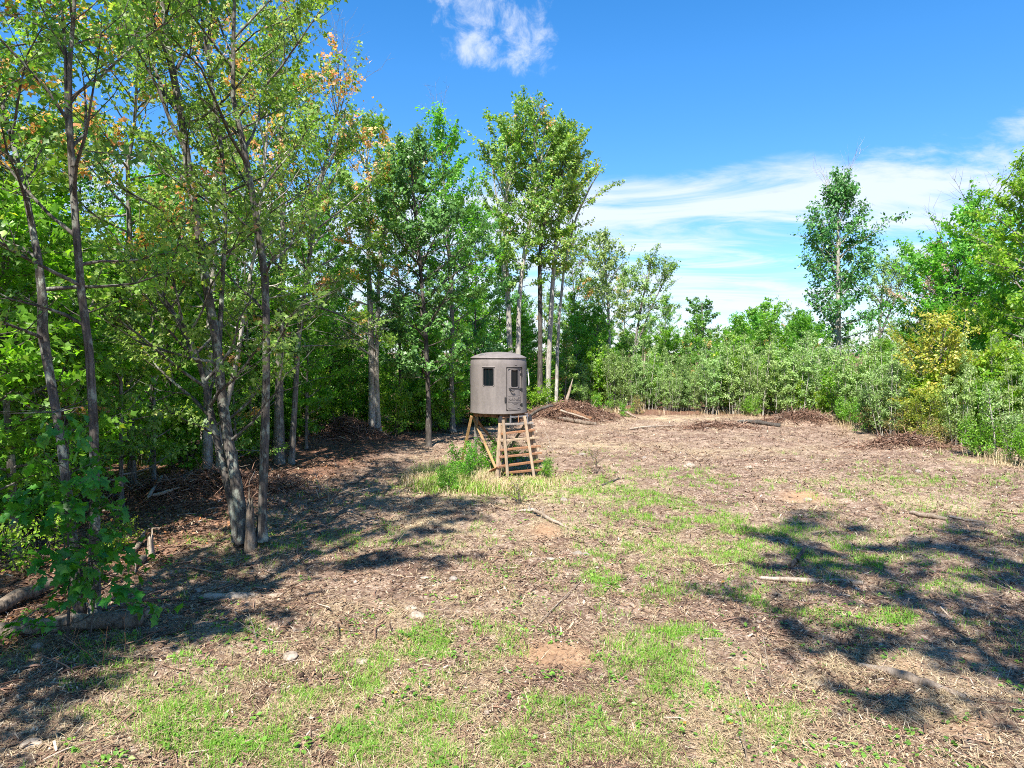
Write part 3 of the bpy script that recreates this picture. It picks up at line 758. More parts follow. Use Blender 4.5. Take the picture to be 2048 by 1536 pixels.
near_tree(141, 1300, 800, 58.0, [[(1262, 805, 7), (1268, 690, 7), (1282, 590, 6), (1296, 530, 4), (1302, 490, 2)], [(1270, 690, 5), (1300, 600, 4), (1325, 545, 3), (1336, 515, 2)]],
          'small airy olive-leaved tree leaning slightly over the willow thicket', 2.9, .32, 'oval', 44, 5, 6000, .19, 'oval', 'willow', 'bark_grey', e0=25, e1=65)
near_tree(142, 1675, 740, 60.0, [[(1677, 800, 18), (1676, 700, 15), (1674, 620, 14), (1672, 520, 11), (1670, 430, 7), (1668, 370, 4), (1666, 345, 2)]],
          'tall lone dark green tree with bare twigs at its top above the thicket', 4.8, .15, 'oval', 54, 7, 12000, .29, 'oval', 'dark', 'bark_pale', name='tall_tree', e0=10, e1=65, bare_top=7, spread=.22)
near_tree(143, 1760, 760, 66.0, [[(1758, 800, 8), (1757, 660, 7), (1760, 570, 5), (1764, 500, 2)], [(1757, 660, 5), (1785, 580, 4), (1800, 520, 2)]],
          'wispy grey-green tree right behind the tall lone tree', 3.8, .22, 'oval', 46, 6, 6500, .21, 'oval', 'willow', 'bark_grey', e0=35, e1=72, bare=.15)
near_tree(144, 1890, 860, 33.5, [[(1888, 860, 10), (1886, 760, 9), (1880, 680, 6), (1886, 610, 3)], [(1896, 860, 8), (1920, 760, 6), (1945, 690, 3)]],
          'yellowing small tree in the thicket below the big bright green tree', 2.8, .06, 'oval', 56, 6, 9500, .16, 'oval', 'yellow', 'bark_grey', name='yellowing_tree', lv_shift=.14, e0=10, e1=60)
near_tree(145, 1955, 860, 42.0, [[(1942, 850, 16), (1940, 760, 16), (1944, 640, 14), (1950, 540, 11), (1955, 440, 7), (1945, 370, 3)], [(1944, 640, 9), (1910, 540, 7), (1900, 470, 3)]],
          'big bright green tree with layered branches at the right edge of the clearing', 4.6, .14, 'oval', 70, 7, 21000, .21, 'oval', 'bright', 'bark_dark', name='big_tree', e0=0, e1=60, bare_top=4)
near_tree(146, 2075, 880, 33.0, [[(2078, 890, 18), (2076, 740, 16), (2072, 560, 13), (2060, 420, 9), (2050, 330, 5), (2046, 290, 2)]],
          'light green tree cut by the right edge of the picture, its tip the highest there', 3.8, .10, 'oval', 60, 7, 17000, .18, 'oval', 'beech', 'bark_grey', e0=0, e1=60)
near_tree(147, 1862, 780, 56.0, [[(1862, 800, 10), (1862, 640, 8), (1866, 540, 5), (1868, 475, 2)]],
          'half-bare tree with faded pinkish leaves between tall tree and big green tree', 3.0, .30, 'oval', 46, 6, 6000, .19, 'oval', 'pink', 'bark_pale', name='fading_tree', e0=25, e1=65, bare=.2)
near_tree(148, 1405, 770, 76.0, [[(1405, 780, 8), (1405, 660, 7), (1402, 590, 3)]], 'small dark tree in the gap of sky left of the lone tree', 3.0, .3, 'column', 34, 5, 3000, .24, 'maple', 'dark', 'bark_grey', e0=10, e1=50)
near_tree(149, 1525, 780, 74.0, [[(1520, 790, 9), (1522, 680, 8), (1528, 595, 3)]], 'rounded mid-green tree standing left of the tall lone tree', 3.8, .16, 'oval', 44, 5, 5200, .24, 'maple', 'bright', 'bark_grey', e0=10, e1=55)
near_tree(150, 1590, 780, 78.0, [[(1590, 790, 8), (1592, 700, 6), (1598, 630, 3)]], 'low dense green tree touching the lone tree from behind', 3.6, .12, 'oval', 40, 5, 4200, .26, 'maple', 'dark', 'bark_grey', e0=10, e1=55)
near_tree(151, 1470, 770, 82.0, [[(1470, 780, 7), (1472, 700, 5), (1474, 655, 2)]], 'short pale-green tree between the rounded tree and small dark tree', 3.0, .1, 'oval', 36, 5, 3200, .26, 'maple', 'maple', 'bark_grey', e0=10, e1=55)

# broken stump inside the clump, dead snags
def snag(name, x, y, h, r, label, mat, seed, cat='stump', parent=None, lean=(0, 0), group=None):
    rng = np.random.RandomState(seed); sides, n = 14, 9
    a = np.arange(sides) * 2 * math.pi / sides
    tops = h * (0.62 + 0.38 * rng.rand(sides)); tops[rng.randint(sides)] = h * 1.12
    V = []; flute = 1 + 0.16 * np.sin(a * 3 + rng.rand() * 6) + 0.1 * rng.randn(sides)
    for k in range(n):
        t = k / (n - 1)
        rr = r * flute * (1.25 - 0.5 * min(1, t * 2.2)) * (1 if t < .7 else 1 - (t - .7) * 0.9)
        z = tops * t
        V.append(np.stack([lean[0] * z + rr * np.cos(a), lean[1] * z + rr * np.sin(a), z - 0.06], 1))
    for k in range(n - 1, n - 4, -1):       # hollow inside
        t = k / (n - 1); rr = r * flute * 0.45 * (1.25 - 0.5)
        z = tops * t * (0.96 if k == n - 1 else 0.8)
        V.append(np.stack([lean[0] * z + rr * np.cos(a), lean[1] * z + rr * np.sin(a), z - 0.06], 1))
    nr = len(V); V = np.concatenate(V); i = np.arange(nr * sides).reshape(nr, sides); j = np.roll(i, -1, 1)
    Q = np.stack([i[:-1], j[:-1], j[1:], i[1:]], -1).reshape(-1, 4)
    me = mesh_np(name, V, [Q], mat, False)
    if parent is not None: return link(name, me, parent, (x, y, 0))
    return tag(link(name, me, None, (x, y, gz(x, y))), label, cat, group)
snag('broken_stump', 0.05, -0.16, 1.25, 0.10, None, M['logbark'], 5, parent=clump)
x, y = at(292, 1118); snag('stump', x, y, 0.62, 0.075, 'short jagged upright stub of root left of the maple clump', M['deadwood'], 6)
x, y = atd(1126, 44.5); snag('snag', x, y, 2.3, 0.14, 'leaning splintered trunk stub sticking out of the brush pile', M['deadwood'], 7, 'snag', lean=(0.28, 0))
x, y = atd(1288, 52); snag('snag', x, y, 4.6, 0.17, 'pale dead trunk stub showing above the willow thicket', M['deadwood'], 8, 'snag')

# ------------------------------------------------------------------ kinds that repeat in the woods
rng = random.Random(5)
def proto(seed, H, r0, nst=1, lean=.03, **kw):
    rg = np.random.RandomState(seed)
    return gen_tree(seed, [stem_auto(rg, H * (1 if k == 0 else .85), r0, (rg.randn() * lean, rg.randn() * lean), .016, rg.randn() * .3 * (nst > 1), rg.randn() * .3 * (nst > 1)) for k in range(nst)], **kw)
P_tall = [proto(201, 15, .115, Rc=3.0, cb=.36, n1=38, n2=6, nleaf=7500, ls=.15, leaf='maple', bark='bark_grey', e0=5, autumn=.06, autumn_top=.1),
          proto(202, 16, .12, 2, Rc=2.8, cb=.42, n1=40, n2=6, nleaf=7500, ls=.15, leaf='maple', bark='bark_pale', e0=10, shape='vase', autumn=.03),
          proto(203, 14, .10, Rc=2.8, cb=.25, n1=42, n2=6, nleaf=8500, ls=.15, leaf='dark', bark='bark_dark', e0=0),
          proto(204, 13, .10, Rc=2.8, cb=.22, n1=42, n2=6, nleaf=8500, ls=.15, leaf='bright', bark='bark_grey', e0=0)]
P_mid = [proto(211, 8, .09, Rc=2.4, cb=.10, n1=40, n2=5, nleaf=5200, ls=.17, leaf='bright', bark='bark_grey', e0=0, shape='oval'),
         proto(212, 8.5, .09, Rc=2.3, cb=.12, n1=40, n2=5, nleaf=5000, ls=.17, leaf='bright', lv_shift=-.12, bark='bark_dark', e0=0, shape='oval'),
         proto(213, 7.5, .08, Rc=2.3, cb=.10, n1=38, n2=5, nleaf=4800, ls=.16, kind='oval', leaf='maple', bark='bark_grey', e0=5, shape='cone', autumn=.05)]
def bush(seed, H, nst, spread_, **kw):
    rg = np.random.RandomState(seed); st = []
    for k in range(nst):
        a = rg.rand() * 6.28; o = spread_ * rg.rand() ** .6; h = H * (.6 + .4 * rg.rand())
        st.append(np.array([(math.cos(a) * o * .45, math.sin(a) * o * .45, 0, .018), (math.cos(a) * o * .7, math.sin(a) * o * .7, h * .5, .013), (math.cos(a) * o, math.sin(a) * o, h, .004)]))
    return gen_tree(seed, st, names=('stem', 'foliage'), **kw)
P_under = [bush(221, 2.6, 6, .9, Rc=.85, cb=.10, shape='bush', n1=50, n2=4, nleaf=3000, ls=.12, kind='oval', leaf='beech', bark='bark_dark', e0=0, e1=45),
           bush(222, 3.0, 6, .9, Rc=.9, cb=.10, shape='bush', n1=50, n2=4, nleaf=2800, ls=.13, kind='maple', leaf='bright', bark='bark_dark', e0=0, e1=45),
           bush(223, 2.2, 7, 1.0, Rc=.8, cb=.06, shape='bush', n1=50, n2=4, nleaf=2800, ls=.12, kind='oval', leaf='bright', lv_shift=-.14, bark='bark_dark', e0=0, e1=45)]
P_willow = [bush(231, 4.3, 13, 1.15, Rc=.46, cb=.08, shape='column', n1=104, n2=3, nleaf=6000, ls=.12, kind='narrow', leaf='willow', bark='bark_pale', e0=45, e1=78, spread=.075, flat=.25),
            bush(232, 3.7, 12, 1.2, Rc=.46, cb=.06, shape='column', n1=96, n2=3, nleaf=5800, ls=.135, kind='narrow', leaf='willow', bark='bark_grey', e0=45, e1=78, spread=.075, lv_shift=-.10, flat=.25),
            bush(233, 4.8, 10, .9, Rc=.42, cb=.10, shape='column', n1=90, n2=3, nleaf=5600, ls=.115, kind='oval', leaf='willow', bark='bark_pale', e0=50, e1=80, spread=.07, lv_shift=.12, flat=.25),
            bush(234, 4.0, 12, 1.1, Rc=.5, cb=.06, shape='column', n1=96, n2=3, nleaf=4600, ls=.15, kind='oval', leaf='beech', bark='bark_grey', e0=40, e1=75, spread=.08, flat=.3),
            bush(235, 3.2, 11, 1.2, Rc=.55, cb=.04, shape='oval', n1=88, n2=3, nleaf=4400, ls=.15, kind='maple', leaf='bright', bark='bark_dark', e0=30, e1=70, spread=.08, flat=.3)]
P_edge = [bush(241, 1.9, 8, 1.0, Rc=.6, cb=.04, shape='bush', n1=56, n2=4, nleaf=2800, ls=.10, kind='oval', leaf='bright', bark='bark_dark', e0=10, e1=55),
          bush(242, 1.5, 8, 1.0, Rc=.5, cb=.02, shape='bush', n1=50, n2=4, nleaf=2200, ls=.09, kind='narrow', leaf='rust', bark='bark_dark', e0=10, e1=60),
          bush(243, 2.6, 7, .8, Rc=.6, cb=.06, shape='bush', n1=56, n2=4, nleaf=3200, ls=.10, kind='oval', leaf='yellow', bark='bark_dark', e0=20, e1=60)]

LOOK_TALL = ['tall green maple-like tree', 'tall pale twin-stemmed tree', 'tall deep green dark-trunked tree', 'tall bright green tree']
LOOK_MID = ['young bright green tree', 'young dark green tree', 'young olive pointed tree']
LOOK_UND = ['light green broad-leaved shrub', 'bright maple-leaved shrub', 'deep green shrub']
LOOK_WIL = ['tall grey-green bush', 'low narrow-leaved bush', 'pale silvery bush', 'yellow-green bush', 'low bright green bush']
PLACE = [(-40, 'beyond the left edge of the picture'), (110, 'behind the twin-stemmed maple'), (230, 'right of the twin-stemmed maple'), (330, 'between twin-stemmed maple and maple clump'), (430, 'behind the maple clump'), (540, 'just right of the maple clump'),
         (620, 'behind the rough-barked maple'), (700, 'behind the brown root mound'), (790, 'near the slim twin-trunked maple'), (880, 'near the dark-trunked maple'), (960, 'left behind the hut'), (1050, 'right behind the hut'), (1130, 'behind the brush pile'), (1230, 'right of the brush pile'),
         (1340, 'below the airy olive tree'), (1450, 'under the widest gap of sky'), (1560, 'behind the dark fallen trunk'), (1640, 'left of the tall lone tree'), (1720, 'by the tall lone tree'), (1800, 'at the inner corner on the right'), (1880, 'left of the yellowing tree'),
         (1960, 'below the big bright green tree'), (2050, 'by the thin leaning sapling'), (9999, 'beyond the right edge of the picture')]
def where(px): return next(t for lim, t in PLACE if px < lim)
def spot(name, pr, px, d, sc, label, group, cat='tree', jz=.15):
    x, y = atd(px, d)
    s = (sc * rng.uniform(1 - jz, 1 + jz), sc * rng.uniform(1 - jz, 1 + jz), sc * rng.uniform(1 - jz * .7, 1 + jz * .7))
    return put_tree(name, pr, x, y, rng.uniform(0, 6.28), s, label, cat, group)

# tall trees along the wood's left front, and deeper in
for px, d, k, sc in [(-70, 17.5, 2, .8), (-120, 14, 0, 1), (258, 21, 0, .92), (60, 23, 1, .9), (335, 27, 3, .95), (170, 28, 2, .9), (480, 31, 0, 1.0), (650, 36, 2, .85), (612, 32, 3, .85), (-60, 25, 3, 1.0), (-220, 20, 2, 1)]:
    spot('wood_tree', P_tall[k], px, d, sc, LOOK_TALL[k] + ' fronting the wood ' + where(px), 'tall trees at the front of the left wood')
for i in range(34):
    px = -160 + 1320 * (i + rng.random()) / 34; d = rng.uniform(max(36, np.interp(px, [700, 860, 1000, 1250], [36, 38, 48, 60])), 66)
    k = rng.randrange(4)
    spot('wood_tree', P_tall[k], px, d, rng.uniform(.48, .66) * (d / 46) ** .6 * (0.8 if 640 < px < 830 else 1), LOOK_TALL[k] + ' deep in the wood ' + where(px), 'trees deep in the left wood')
for i in range(26):
    px = -260 + 1500 * (i + rng.random()) / 26; d = np.interp(px, [-220, 0, 200, 380, 560, 700, 860, 1000, 1250], [14, 17, 22, 25, 30, 37, 36, 46, 55]) + rng.uniform(1, 14)
    k = rng.randrange(3)
    spot('young_tree', P_mid[k], px, d, rng.uniform(.75, 1.05), LOOK_MID[k] + ' under taller crowns ' + where(px), 'young trees in the left wood')
for i in range(46):
    px = -220 + 1340 * (i + rng.random()) / 46
    d0 = np.interp(px, [-220, 0, 200, 380, 560, 700, 860, 1000, 1150], [13.5, 16, 21.5, 24, 28.5, 35.5, 34.5, 40, 48])
    k = rng.randrange(3); dq = rng.uniform(0, 5.5)
    spot('understorey_shrub', P_under[k], px, d0 + dq, rng.uniform(.8, 1.25), LOOK_UND[k] + (' at the wood edge ' if dq < 2.7 else ' deep in undergrowth ') + where(px), 'undergrowth shrubs along the left wood edge', 'shrub')
for px, d, k, sc in [(20, 14.5, 0, .9), (235, 18.5, 2, .85), (300, 21, 0, .8), (340, 25, 1, .9), (-90, 13, 1, 1), (470, 24.5, 2, .75), (610, 30, 0, .7), (660, 35, 1, .75), (700, 37, 2, .8), (800, 36, 1, .8), (960, 42, 0, .8), (1040, 49, 1, .8), (1150, 52, 0, .75), (130, 17.5, 1, .95), (-10, 18, 2, 1.1), (400, 28, 0, .9), (520, 31, 1, .9), (860, 38, 0, .7), (1130, 50, 2, .8), (1190, 53, 1, .8)]:
    spot('young_tree', P_mid[k], px, d, sc, LOOK_MID[k] + ' fronting the wood ' + where(px), 'young trees at the front of the left wood')
for px, d, k, sc in [(120, 19, 3, .72), (300, 24, 3, .8), (380, 27, 2, .75), (500, 29, 3, .75), (690, 40, 0, .7), (800, 38, 0, .85), (950, 41, 2, .9), (1000, 48, 3, .85), (1150, 55, 0, .85), (1180, 60, 2, .8), (1250, 62, 0, .72), (1330, 66, 3, .66)]:
    spot('wood_tree', P_tall[k], px, d, sc, LOOK_TALL[k] + ' in second rank ' + where(px), 'tall trees in the second rank of the wood')
for i in range(34):
    px = 330 + 860 * (i + rng.random()) / 34; k = rng.randrange(3)
    spot('understorey_shrub', P_under[k], px, rng.uniform(np.interp(px, [300, 860, 1000, 1200], [36, 42, 50, 54]), 66), rng.uniform(1.2, 1.7), LOOK_UND[k] + ' far inside the wood ' + where(px), 'undergrowth shrubs along the left wood edge', 'shrub')
# willow thicket behind the clearing
def thick_front(px): return np.interp(px, [1080, 1180, 1300, 1500, 1640, 1700, 1780, 1900, 2050, 2350], [50, 49, 48, 45.5, 44, 40, 34, 29.5, 26.5, 24])
for i in range(96):
    px = 1130 + 1010 * (i % 48 + rng.random()) / 48
    d = thick_front(px) + 0.8 + (0 if i < 48 else 3.2) + rng.uniform(0, 3.2)
    sc = rng.choice((.62, .8, .95, 1.05, 1.22)) * rng.uniform(.9, 1.1) * np.interp(px, [1130, 1500, 1800, 2300], [.95, 1.1, 1.0, .95])
    k = rng.choice((0, 0, 1, 1, 2, 2, 2, 3) if px < 1740 else (0, 1, 2, 3, 3, 4)); lab = LOOK_WIL[k] + (" in the thicket's front row " if i < 48 else " in the thicket's back row ") + where(px)
    spot('thicket_bush', P_willow[k], px, d, sc, lab, 'bushes in the thicket', 'bush')
for i in range(64):
    px = 1150 + 1010 * (i + rng.random()) / 64; d = thick_front(px) + rng.uniform(8, 24)
    k = rng.randrange(3)
    if 1625 < px < 1730: continue
    spot('young_tree', P_mid[k], px, d, rng.uniform(.66, .92) * (1.2 if px > 1890 else .85 if px > 1720 else 1), LOOK_MID[k] + ' past the thicket ' + where(px), 'young trees behind the thicket')
for px, d, sc, k, lab in [(1760, 36.5, 1.0, 1, 'rust-coloured bracken clump under the thicket, next to the right root heap'), (1820, 32.5, .95, 1, 'rust-coloured bracken clump directly above the right root heap'), (1275, 47.3, .8, 1, 'small rust-coloured bush at the back of the clearing beside the pale pole'),
                          (1870, 30.4, .8, 1, 'rust-coloured bracken at the right end of the right root heap'), (1690, 40.5, .8, 0, 'low bright green shrub at the inner corner of the thicket'), (1740, 37.5, .8, 0, 'low bright green shrub between corner shrub and bracken'),
                          (1850, 31.8, 1.0, 2, 'yellow-leaved bush low in the right thicket behind the bracken'), (1930, 32.5, 1.25, 2, 'yellow-leaved bush under the light green tree at the right'), (1810, 36, 1.35, 2, 'tall yellow-green bush left of the yellowing tree'),
                          (1965, 28.2, .8, 0, 'low bright green shrub at the foot of the pale sapling on the right'), (2040, 26.4, .8, 0, 'low green shrub cut by the right edge of the picture'), (1500, 46, .7, 0, 'low green shrub behind the dark fallen trunk'), (1205, 47.8, .75, 0, 'low green shrub right of the brush pile'), (1255, 45.5, .5, 0, 'pale green low shrub just beside the brush pile')]:
    x, y = atd(px, d); put_tree('edge_shrub', P_edge[k], x, y, rng.uniform(0, 6), sc, lab, 'shrub')
# far trees closing the horizon
for i in range(60):
    px = -220 + 2440 * (i + rng.random()) / 60; d = rng.uniform(85, 150)
    hh = rng.uniform(.5, .72) if 1150 < px < 1800 else rng.uniform(.6, .9)
    k = rng.randrange(4)
    spot('far_tree', P_tall[k], px, d, hh * (d / 105) ** .5, 'far ' + LOOK_TALL[k].split(' ', 1)[1] + ' on the skyline ' + where(px), 'far trees on the skyline')
# pale thin saplings at the right
for px, d, h, lab in [(1998, 27.4, 2.9, 'thin pale-barked sapling leaning at the thicket edge on the right'), (2024, 27.0, 1.6, 'short pale bare stem right of the thin leaning sapling')]:
    x, y = atd(px, d); st = np.array([(0, 0, 0, .045), (-.12, 0, h * .4, .035), (-.3, 0, h * .75, .022), (-.4, 0, h, .006)]) if h > 2 else np.array([(0, 0, 0, .03), (.1, 0, h * .5, .025), (.22, 0, h, .012)])
    put_tree('sapling', gen_tree(int(px), [st], .6, .45, 'oval', 16, 4, 700, .09, 'oval', 'willow', 'bark_pale', e0=20, e1=60), x, y, 0, 1, lab, 'sapling')
# trees beside and behind the camera: they stand in the photograph's own wood and throw the shade on the ground
def shade_tree(pr, x, y, sc, label, group=None): return put_tree('wood_tree', pr, x, y, rng.uniform(0, 6.28), sc, label, 'tree', group)
L_ = 'tall tree of the left wood standing outside the picture beside the viewpoint'
for k, x, y, sc in [(0, -14.5, 5.0, 1.0), (2, -13.0, 1.5, 1.05), (3, -9.0, 0.6, 1.05), (1, -15.5, 9.5, 1.1), (0, -17, 3, 1.1), (2, -8.1, 5.2, .95)]:
    shade_tree(P_tall[k], x, y, sc, L_, 'trees of the left wood beside the viewpoint')
P_open = gen_tree(205, [stem_auto(np.random.RandomState(205), 16, .12, (-.11, 0), .012)], Rc=2.9, cb=.50, n1=30, n2=6, nleaf=3800, ls=.15, leaf='maple', bark='bark_grey', e0=8, shape='oval', bare=.3)
for x, y, sc in [(4.9, -1.6, (1.6, 1.45, 1.62)), (8.6, -1.4, (1.5, 1.5, 1.52)), (11.5, -3.6, (1.6, 1.6, 1.6))]:
    put_tree('wood_tree', P_open, x, y, 0, sc, 'tall leaning tree behind the viewpoint whose shade falls across the clearing', 'tree', 'trees behind the viewpoint')
put_tree('wood_tree', P_open, -8.6, 4.6, math.pi, (1.35, 1.35, 1.3), 'tall tree leaning out of the left wood over the clearing, beside the viewpoint', 'tree', 'trees of the left wood beside the viewpoint')

# ------------------------------------------------------------------ the hut on its wooden stand
HX, HY, HR = -0.475, 24.0, 0.985
HZ0, HZ1 = 2.22, 4.09
gz0 = 0.0
hut = empty('hunting_hut', (HX, HY, HZ0))
tag(hut, 'round grey-brown plastic hut with domed roof, raised on the wooden stand', 'hut')
HH = HZ1 - HZ0
# angle a: 0 faces the camera (-Y), positive towards +X
def cyl(a, z, r): return (r * math.sin(a), -r * math.cos(a), z)
DOOR_A, DOOR_W, DOOR_Z0, DOOR_Z1 = R(37), 0.70, 0.09, 1.58
WINS = [(R(-19.5), 0.37, 0.95, 1.55), (R(-91), 0.37, 0.95, 1.55), (R(-165), 0.37, 0.95, 1.55), (R(120), 0.37, 0.95, 1.55)]
holes = [(DOOR_A - DOOR_W / 2 / HR, DOOR_A + DOOR_W / 2 / HR, DOOR_Z0, DOOR_Z1)] + [(a - w / 2 / HR, a + w / 2 / HR, z0, z1) for a, w, z0, z1 in WINS]
def wrap(a): return (a + math.pi) % (2 * math.pi) - math.pi
angs = set(np.round(np.linspace(-math.pi, math.pi, 97)[:-1], 5)); zs = set(np.round(np.linspace(0, HH, 17), 5))
for h in holes:
    angs |= {round(wrap(h[0]), 5), round(wrap(h[1]), 5)}; zs |= {round(h[2], 5), round(h[3], 5)}
angs = sorted(angs); zs = sorted(zs)
shell = MB(); na, nz = len(angs), len(zs)
def wall_r(z):      # slight swell at the foot, rounded shoulder, a faint step under the eaves
    t = z / HH
    return HR + 0.018 * max(0, 1 - t * 9) - (0.035 * max(0, (t - 0.965) / 0.035) ** 2)
shell.v = [cyl(a, z, wall_r(z)) for z in zs for a in angs]
def in_hole(a, z):
    for h in holes:
        am = (h[0] + h[1]) / 2
        if abs(wrap(a - am)) < (h[1] - h[0]) / 2 and h[2] < z < h[3]: return True
    return False
for k in range(nz - 1):
    for i in range(na):
        j = (i + 1) % na
        am = wrap(angs[i] + ((angs[j] - angs[i]) % (2 * math.pi)) / 2)
        if not in_hole(am, (zs[k] + zs[k + 1]) / 2):
            shell.f.append((k * na + i, k * na + j, (k + 1) * na + j, (k + 1) * na + i))
for h in holes:                               # reveals going inwards
    aa = np.linspace(h[0], h[1], 9); ring = [(a, h[2]) for a in aa] + [(a, h[3]) for a in aa[::-1]]
    n = len(ring)
    shell.add([cyl(a, z, HR + 0.0005) for a, z in ring] + [cyl(a, z, HR - 0.075) for a, z in ring], [(i, (i + 1) % n, n + (i + 1) % n, n + i) for i in range(n)])
# floor rim and floor
n = 64
shell.add([cyl(2 * math.pi * i / n, 0.0, HR + 0.018) for i in range(n)] + [cyl(2 * math.pi * i / n, -0.025, HR - 0.02) for i in range(n)],
          [(i, (i + 1) % n, n + (i + 1) % n, n + i) for i in range(n)] + [tuple(range(n, 2 * n))])
shell.build('shell', M['plastic'], hut, True)
roof = MB(); rings = [(HR - 0.036, HH), (HR + 0.004, HH + 0.012), (HR - 0.004, HH + 0.035), (HR - 0.05, HH + 0.058), (HR * .85, HH + 0.105), (HR * .66, HH + 0.165), (HR * .45, HH + 0.205), (HR * .22, HH + 0.225), (0.02, HH + 0.232)]
roof.v = [cyl(2 * math.pi * i / n, z, r) for r, z in rings for i in range(n)]
for k in range(len(rings) - 1):
    for i in range(n): roof.f.append((k * n + i, k * n + (i + 1) % n, (k + 1) * n + (i + 1) % n, (k + 1) * n + i))
roof.f.append(tuple((len(rings) - 1) * n + i for i in range(n)))
ro = roof.build('roof', M['plastic'], hut, True)
lug = MB(); lug.tube([cyl(R(-52), HH + .085, HR * .86), cyl(R(-52), HH + .125, HR * .84), cyl(R(-40), HH + .14, HR * .80), cyl(R(-34), HH + .12, HR * .80)], .022, 8); lug.build('lifting_lug', M['grey_metal'], ro)

def rr_outline(w, h, r, n=6):
    pts = []
    for cx, cy, a0 in ((w / 2 - r, h / 2 - r, 0), (-w / 2 + r, h / 2 - r, 90), (-w / 2 + r, -h / 2 + r, 180), (w / 2 - r, -h / 2 + r, 270)):
        for k in range(n + 1):
            a = R(a0 + 90 * k / n); pts.append((cx + r * math.cos(a), cy + r * math.sin(a)))
    return pts
def on_wall(ac, zc, u, v, r): return cyl(ac + u / HR, zc + v, r)
def curved_ring(mb, ac, zc, w, h, rad, t, r0, r1):
    """rounded frame of bar width t between radii r0 (back) and r1 (front)"""
    def dens(p):
        out = []
        for i in range(len(p)):
            a, b = p[i], p[(i + 1) % len(p)]; m_ = max(1, int(math.hypot(b[0] - a[0], b[1] - a[1]) / 0.06))
            out += [(a[0] + (b[0] - a[0]) * k / m_, a[1] + (b[1] - a[1]) * k / m_) for k in range(m_)]
        return out
    A_ = dens(rr_outline(w, h, rad)); n = len(A_)
    B_ = [(u * (w - 2 * t) / w, v * (h - 2 * t) / h) for u, v in A_]
    vs = [on_wall(ac, zc, u, v, r1) for u, v in A_] + [on_wall(ac, zc, u, v, r1) for u, v in B_] + [on_wall(ac, zc, u, v, r0) for u, v in A_] + [on_wall(ac, zc, u, v, r0) for u, v in B_]
    fs = []
    for i in range(n):
        j = (i + 1) % n
        fs += [(i, j, n + j, n + i), (2 * n + i, 2 * n + j, j, i), (n + i, n + j, 3 * n + j, 3 * n + i)]
    mb.add(vs, fs)
def curved_sheet(mb, ac, zc, w, h, rad, r0, r1, cols=20, hole=None, top=None):
    """rounded curved panel; hole = (w, h, dv) leaves a rectangular opening"""
    us = sorted(set([round(-w / 2 + w * i / cols, 5) for i in range(cols + 1)] + ([round(-hole[0] / 2, 5), round(hole[0] / 2, 5)] if hole else [])))
    def ext(u):
        e = max(0.0, abs(u) - (w / 2 - rad)); d = rad - math.sqrt(max(0, rad * rad - e * e))
        return (-h / 2 + d, h / 2 - d - (top(u) if top else 0))
    for u0, u1 in zip(us[:-1], us[1:]):
        (l0, t0), (l1, t1) = ext(u0), ext(u1)
        spans = [((l0, l1), (t0, t1))]
        if hole and abs((u0 + u1) / 2) < hole[0] / 2:
            spans = [((l0, l1), (hole[2] - hole[1] / 2,) * 2), ((hole[2] + hole[1] / 2,) * 2, (t0, t1))]
        for (a0, a1), (b0, b1) in spans:
            q = [(u0, a0), (u1, a1), (u1, b1), (u0, b0)]
            mb.add([on_wall(ac, zc, u, v, r1) for u, v in q] + [on_wall(ac, zc, u, v, r0) for u, v in q],
                   [(0, 1, 2, 3), (7, 6, 5, 4), (0, 4, 5, 1), (2, 6, 7, 3)] + ([(0, 3, 7, 4)] if u0 == us[0] else []) + ([(1, 5, 6, 2)] if u1 == us[-1] else []))

for a, w, z0, z1 in WINS:
    wz = (z0 + z1) / 2; wh = z1 - z0
    wd = MB(); curved_ring(wd, a, wz, w + .012, wh + .012, .05, .022, HR - .06, HR + (.028 if abs(a) > 1.4 else .006))
    wo_ = wd.build('window', M['rubber'], hut)
    gl = MB(); curved_sheet(gl, a, wz, w - .02, wh - .02, .04, HR - .05, HR - .035); gl.build('pane', M['glass'], wo_)
    if a < -1.4:      # the side window's sash is tilted out a little
        pass
    lip = MB(); lip.beam(cyl(a - .235 / HR, z1 + .035, HR + .012), cyl(a + .235 / HR, z1 + .035, HR + .012), .03, .014, bevel=0)
    li = MB(); nseg = 8
    for k in range(nseg):
        u0, u1 = -.23 + .46 * k / nseg, -.23 + .46 * (k + 1) / nseg
        li.add([on_wall(a, z1 + .036, u0, 0, HR - .005), on_wall(a, z1 + .036, u1, 0, HR - .005), on_wall(a, z1 + .036, u1, -.003, HR + .030), on_wall(a, z1 + .036, u0, -.003, HR + .030),
                on_wall(a, z1 + .036, u0, .022, HR - .005), on_wall(a, z1 + .036, u1, .022, HR - .005)], [(0, 1, 2, 3), (3, 2, 5, 4)])
    li.build('drip_ledge', M['plastic'], hut)
    tr_ = MB(); curved_ring(tr_, a, wz, w + .075, wh + .075, .07, .030, HR - .01, HR + .004); tr_.build('window_surround', M['plastic'], hut, True)
# door
dh = DOOR_Z1 - DOOR_Z0; dzc = (DOOR_Z0 + DOOR_Z1) / 2
dm = MB()
WH, WDW, WDV = 0.60, 0.29, 0.36
curved_sheet(dm, DOOR_A, dzc, DOOR_W - .05, dh - .04, .07, HR - .085, HR - .045, 24, (WDW, WH, WDV))
curved_ring(dm, DOOR_A, dzc, DOOR_W - .05, dh - .04, .07, .035, HR - .05, HR - .022)
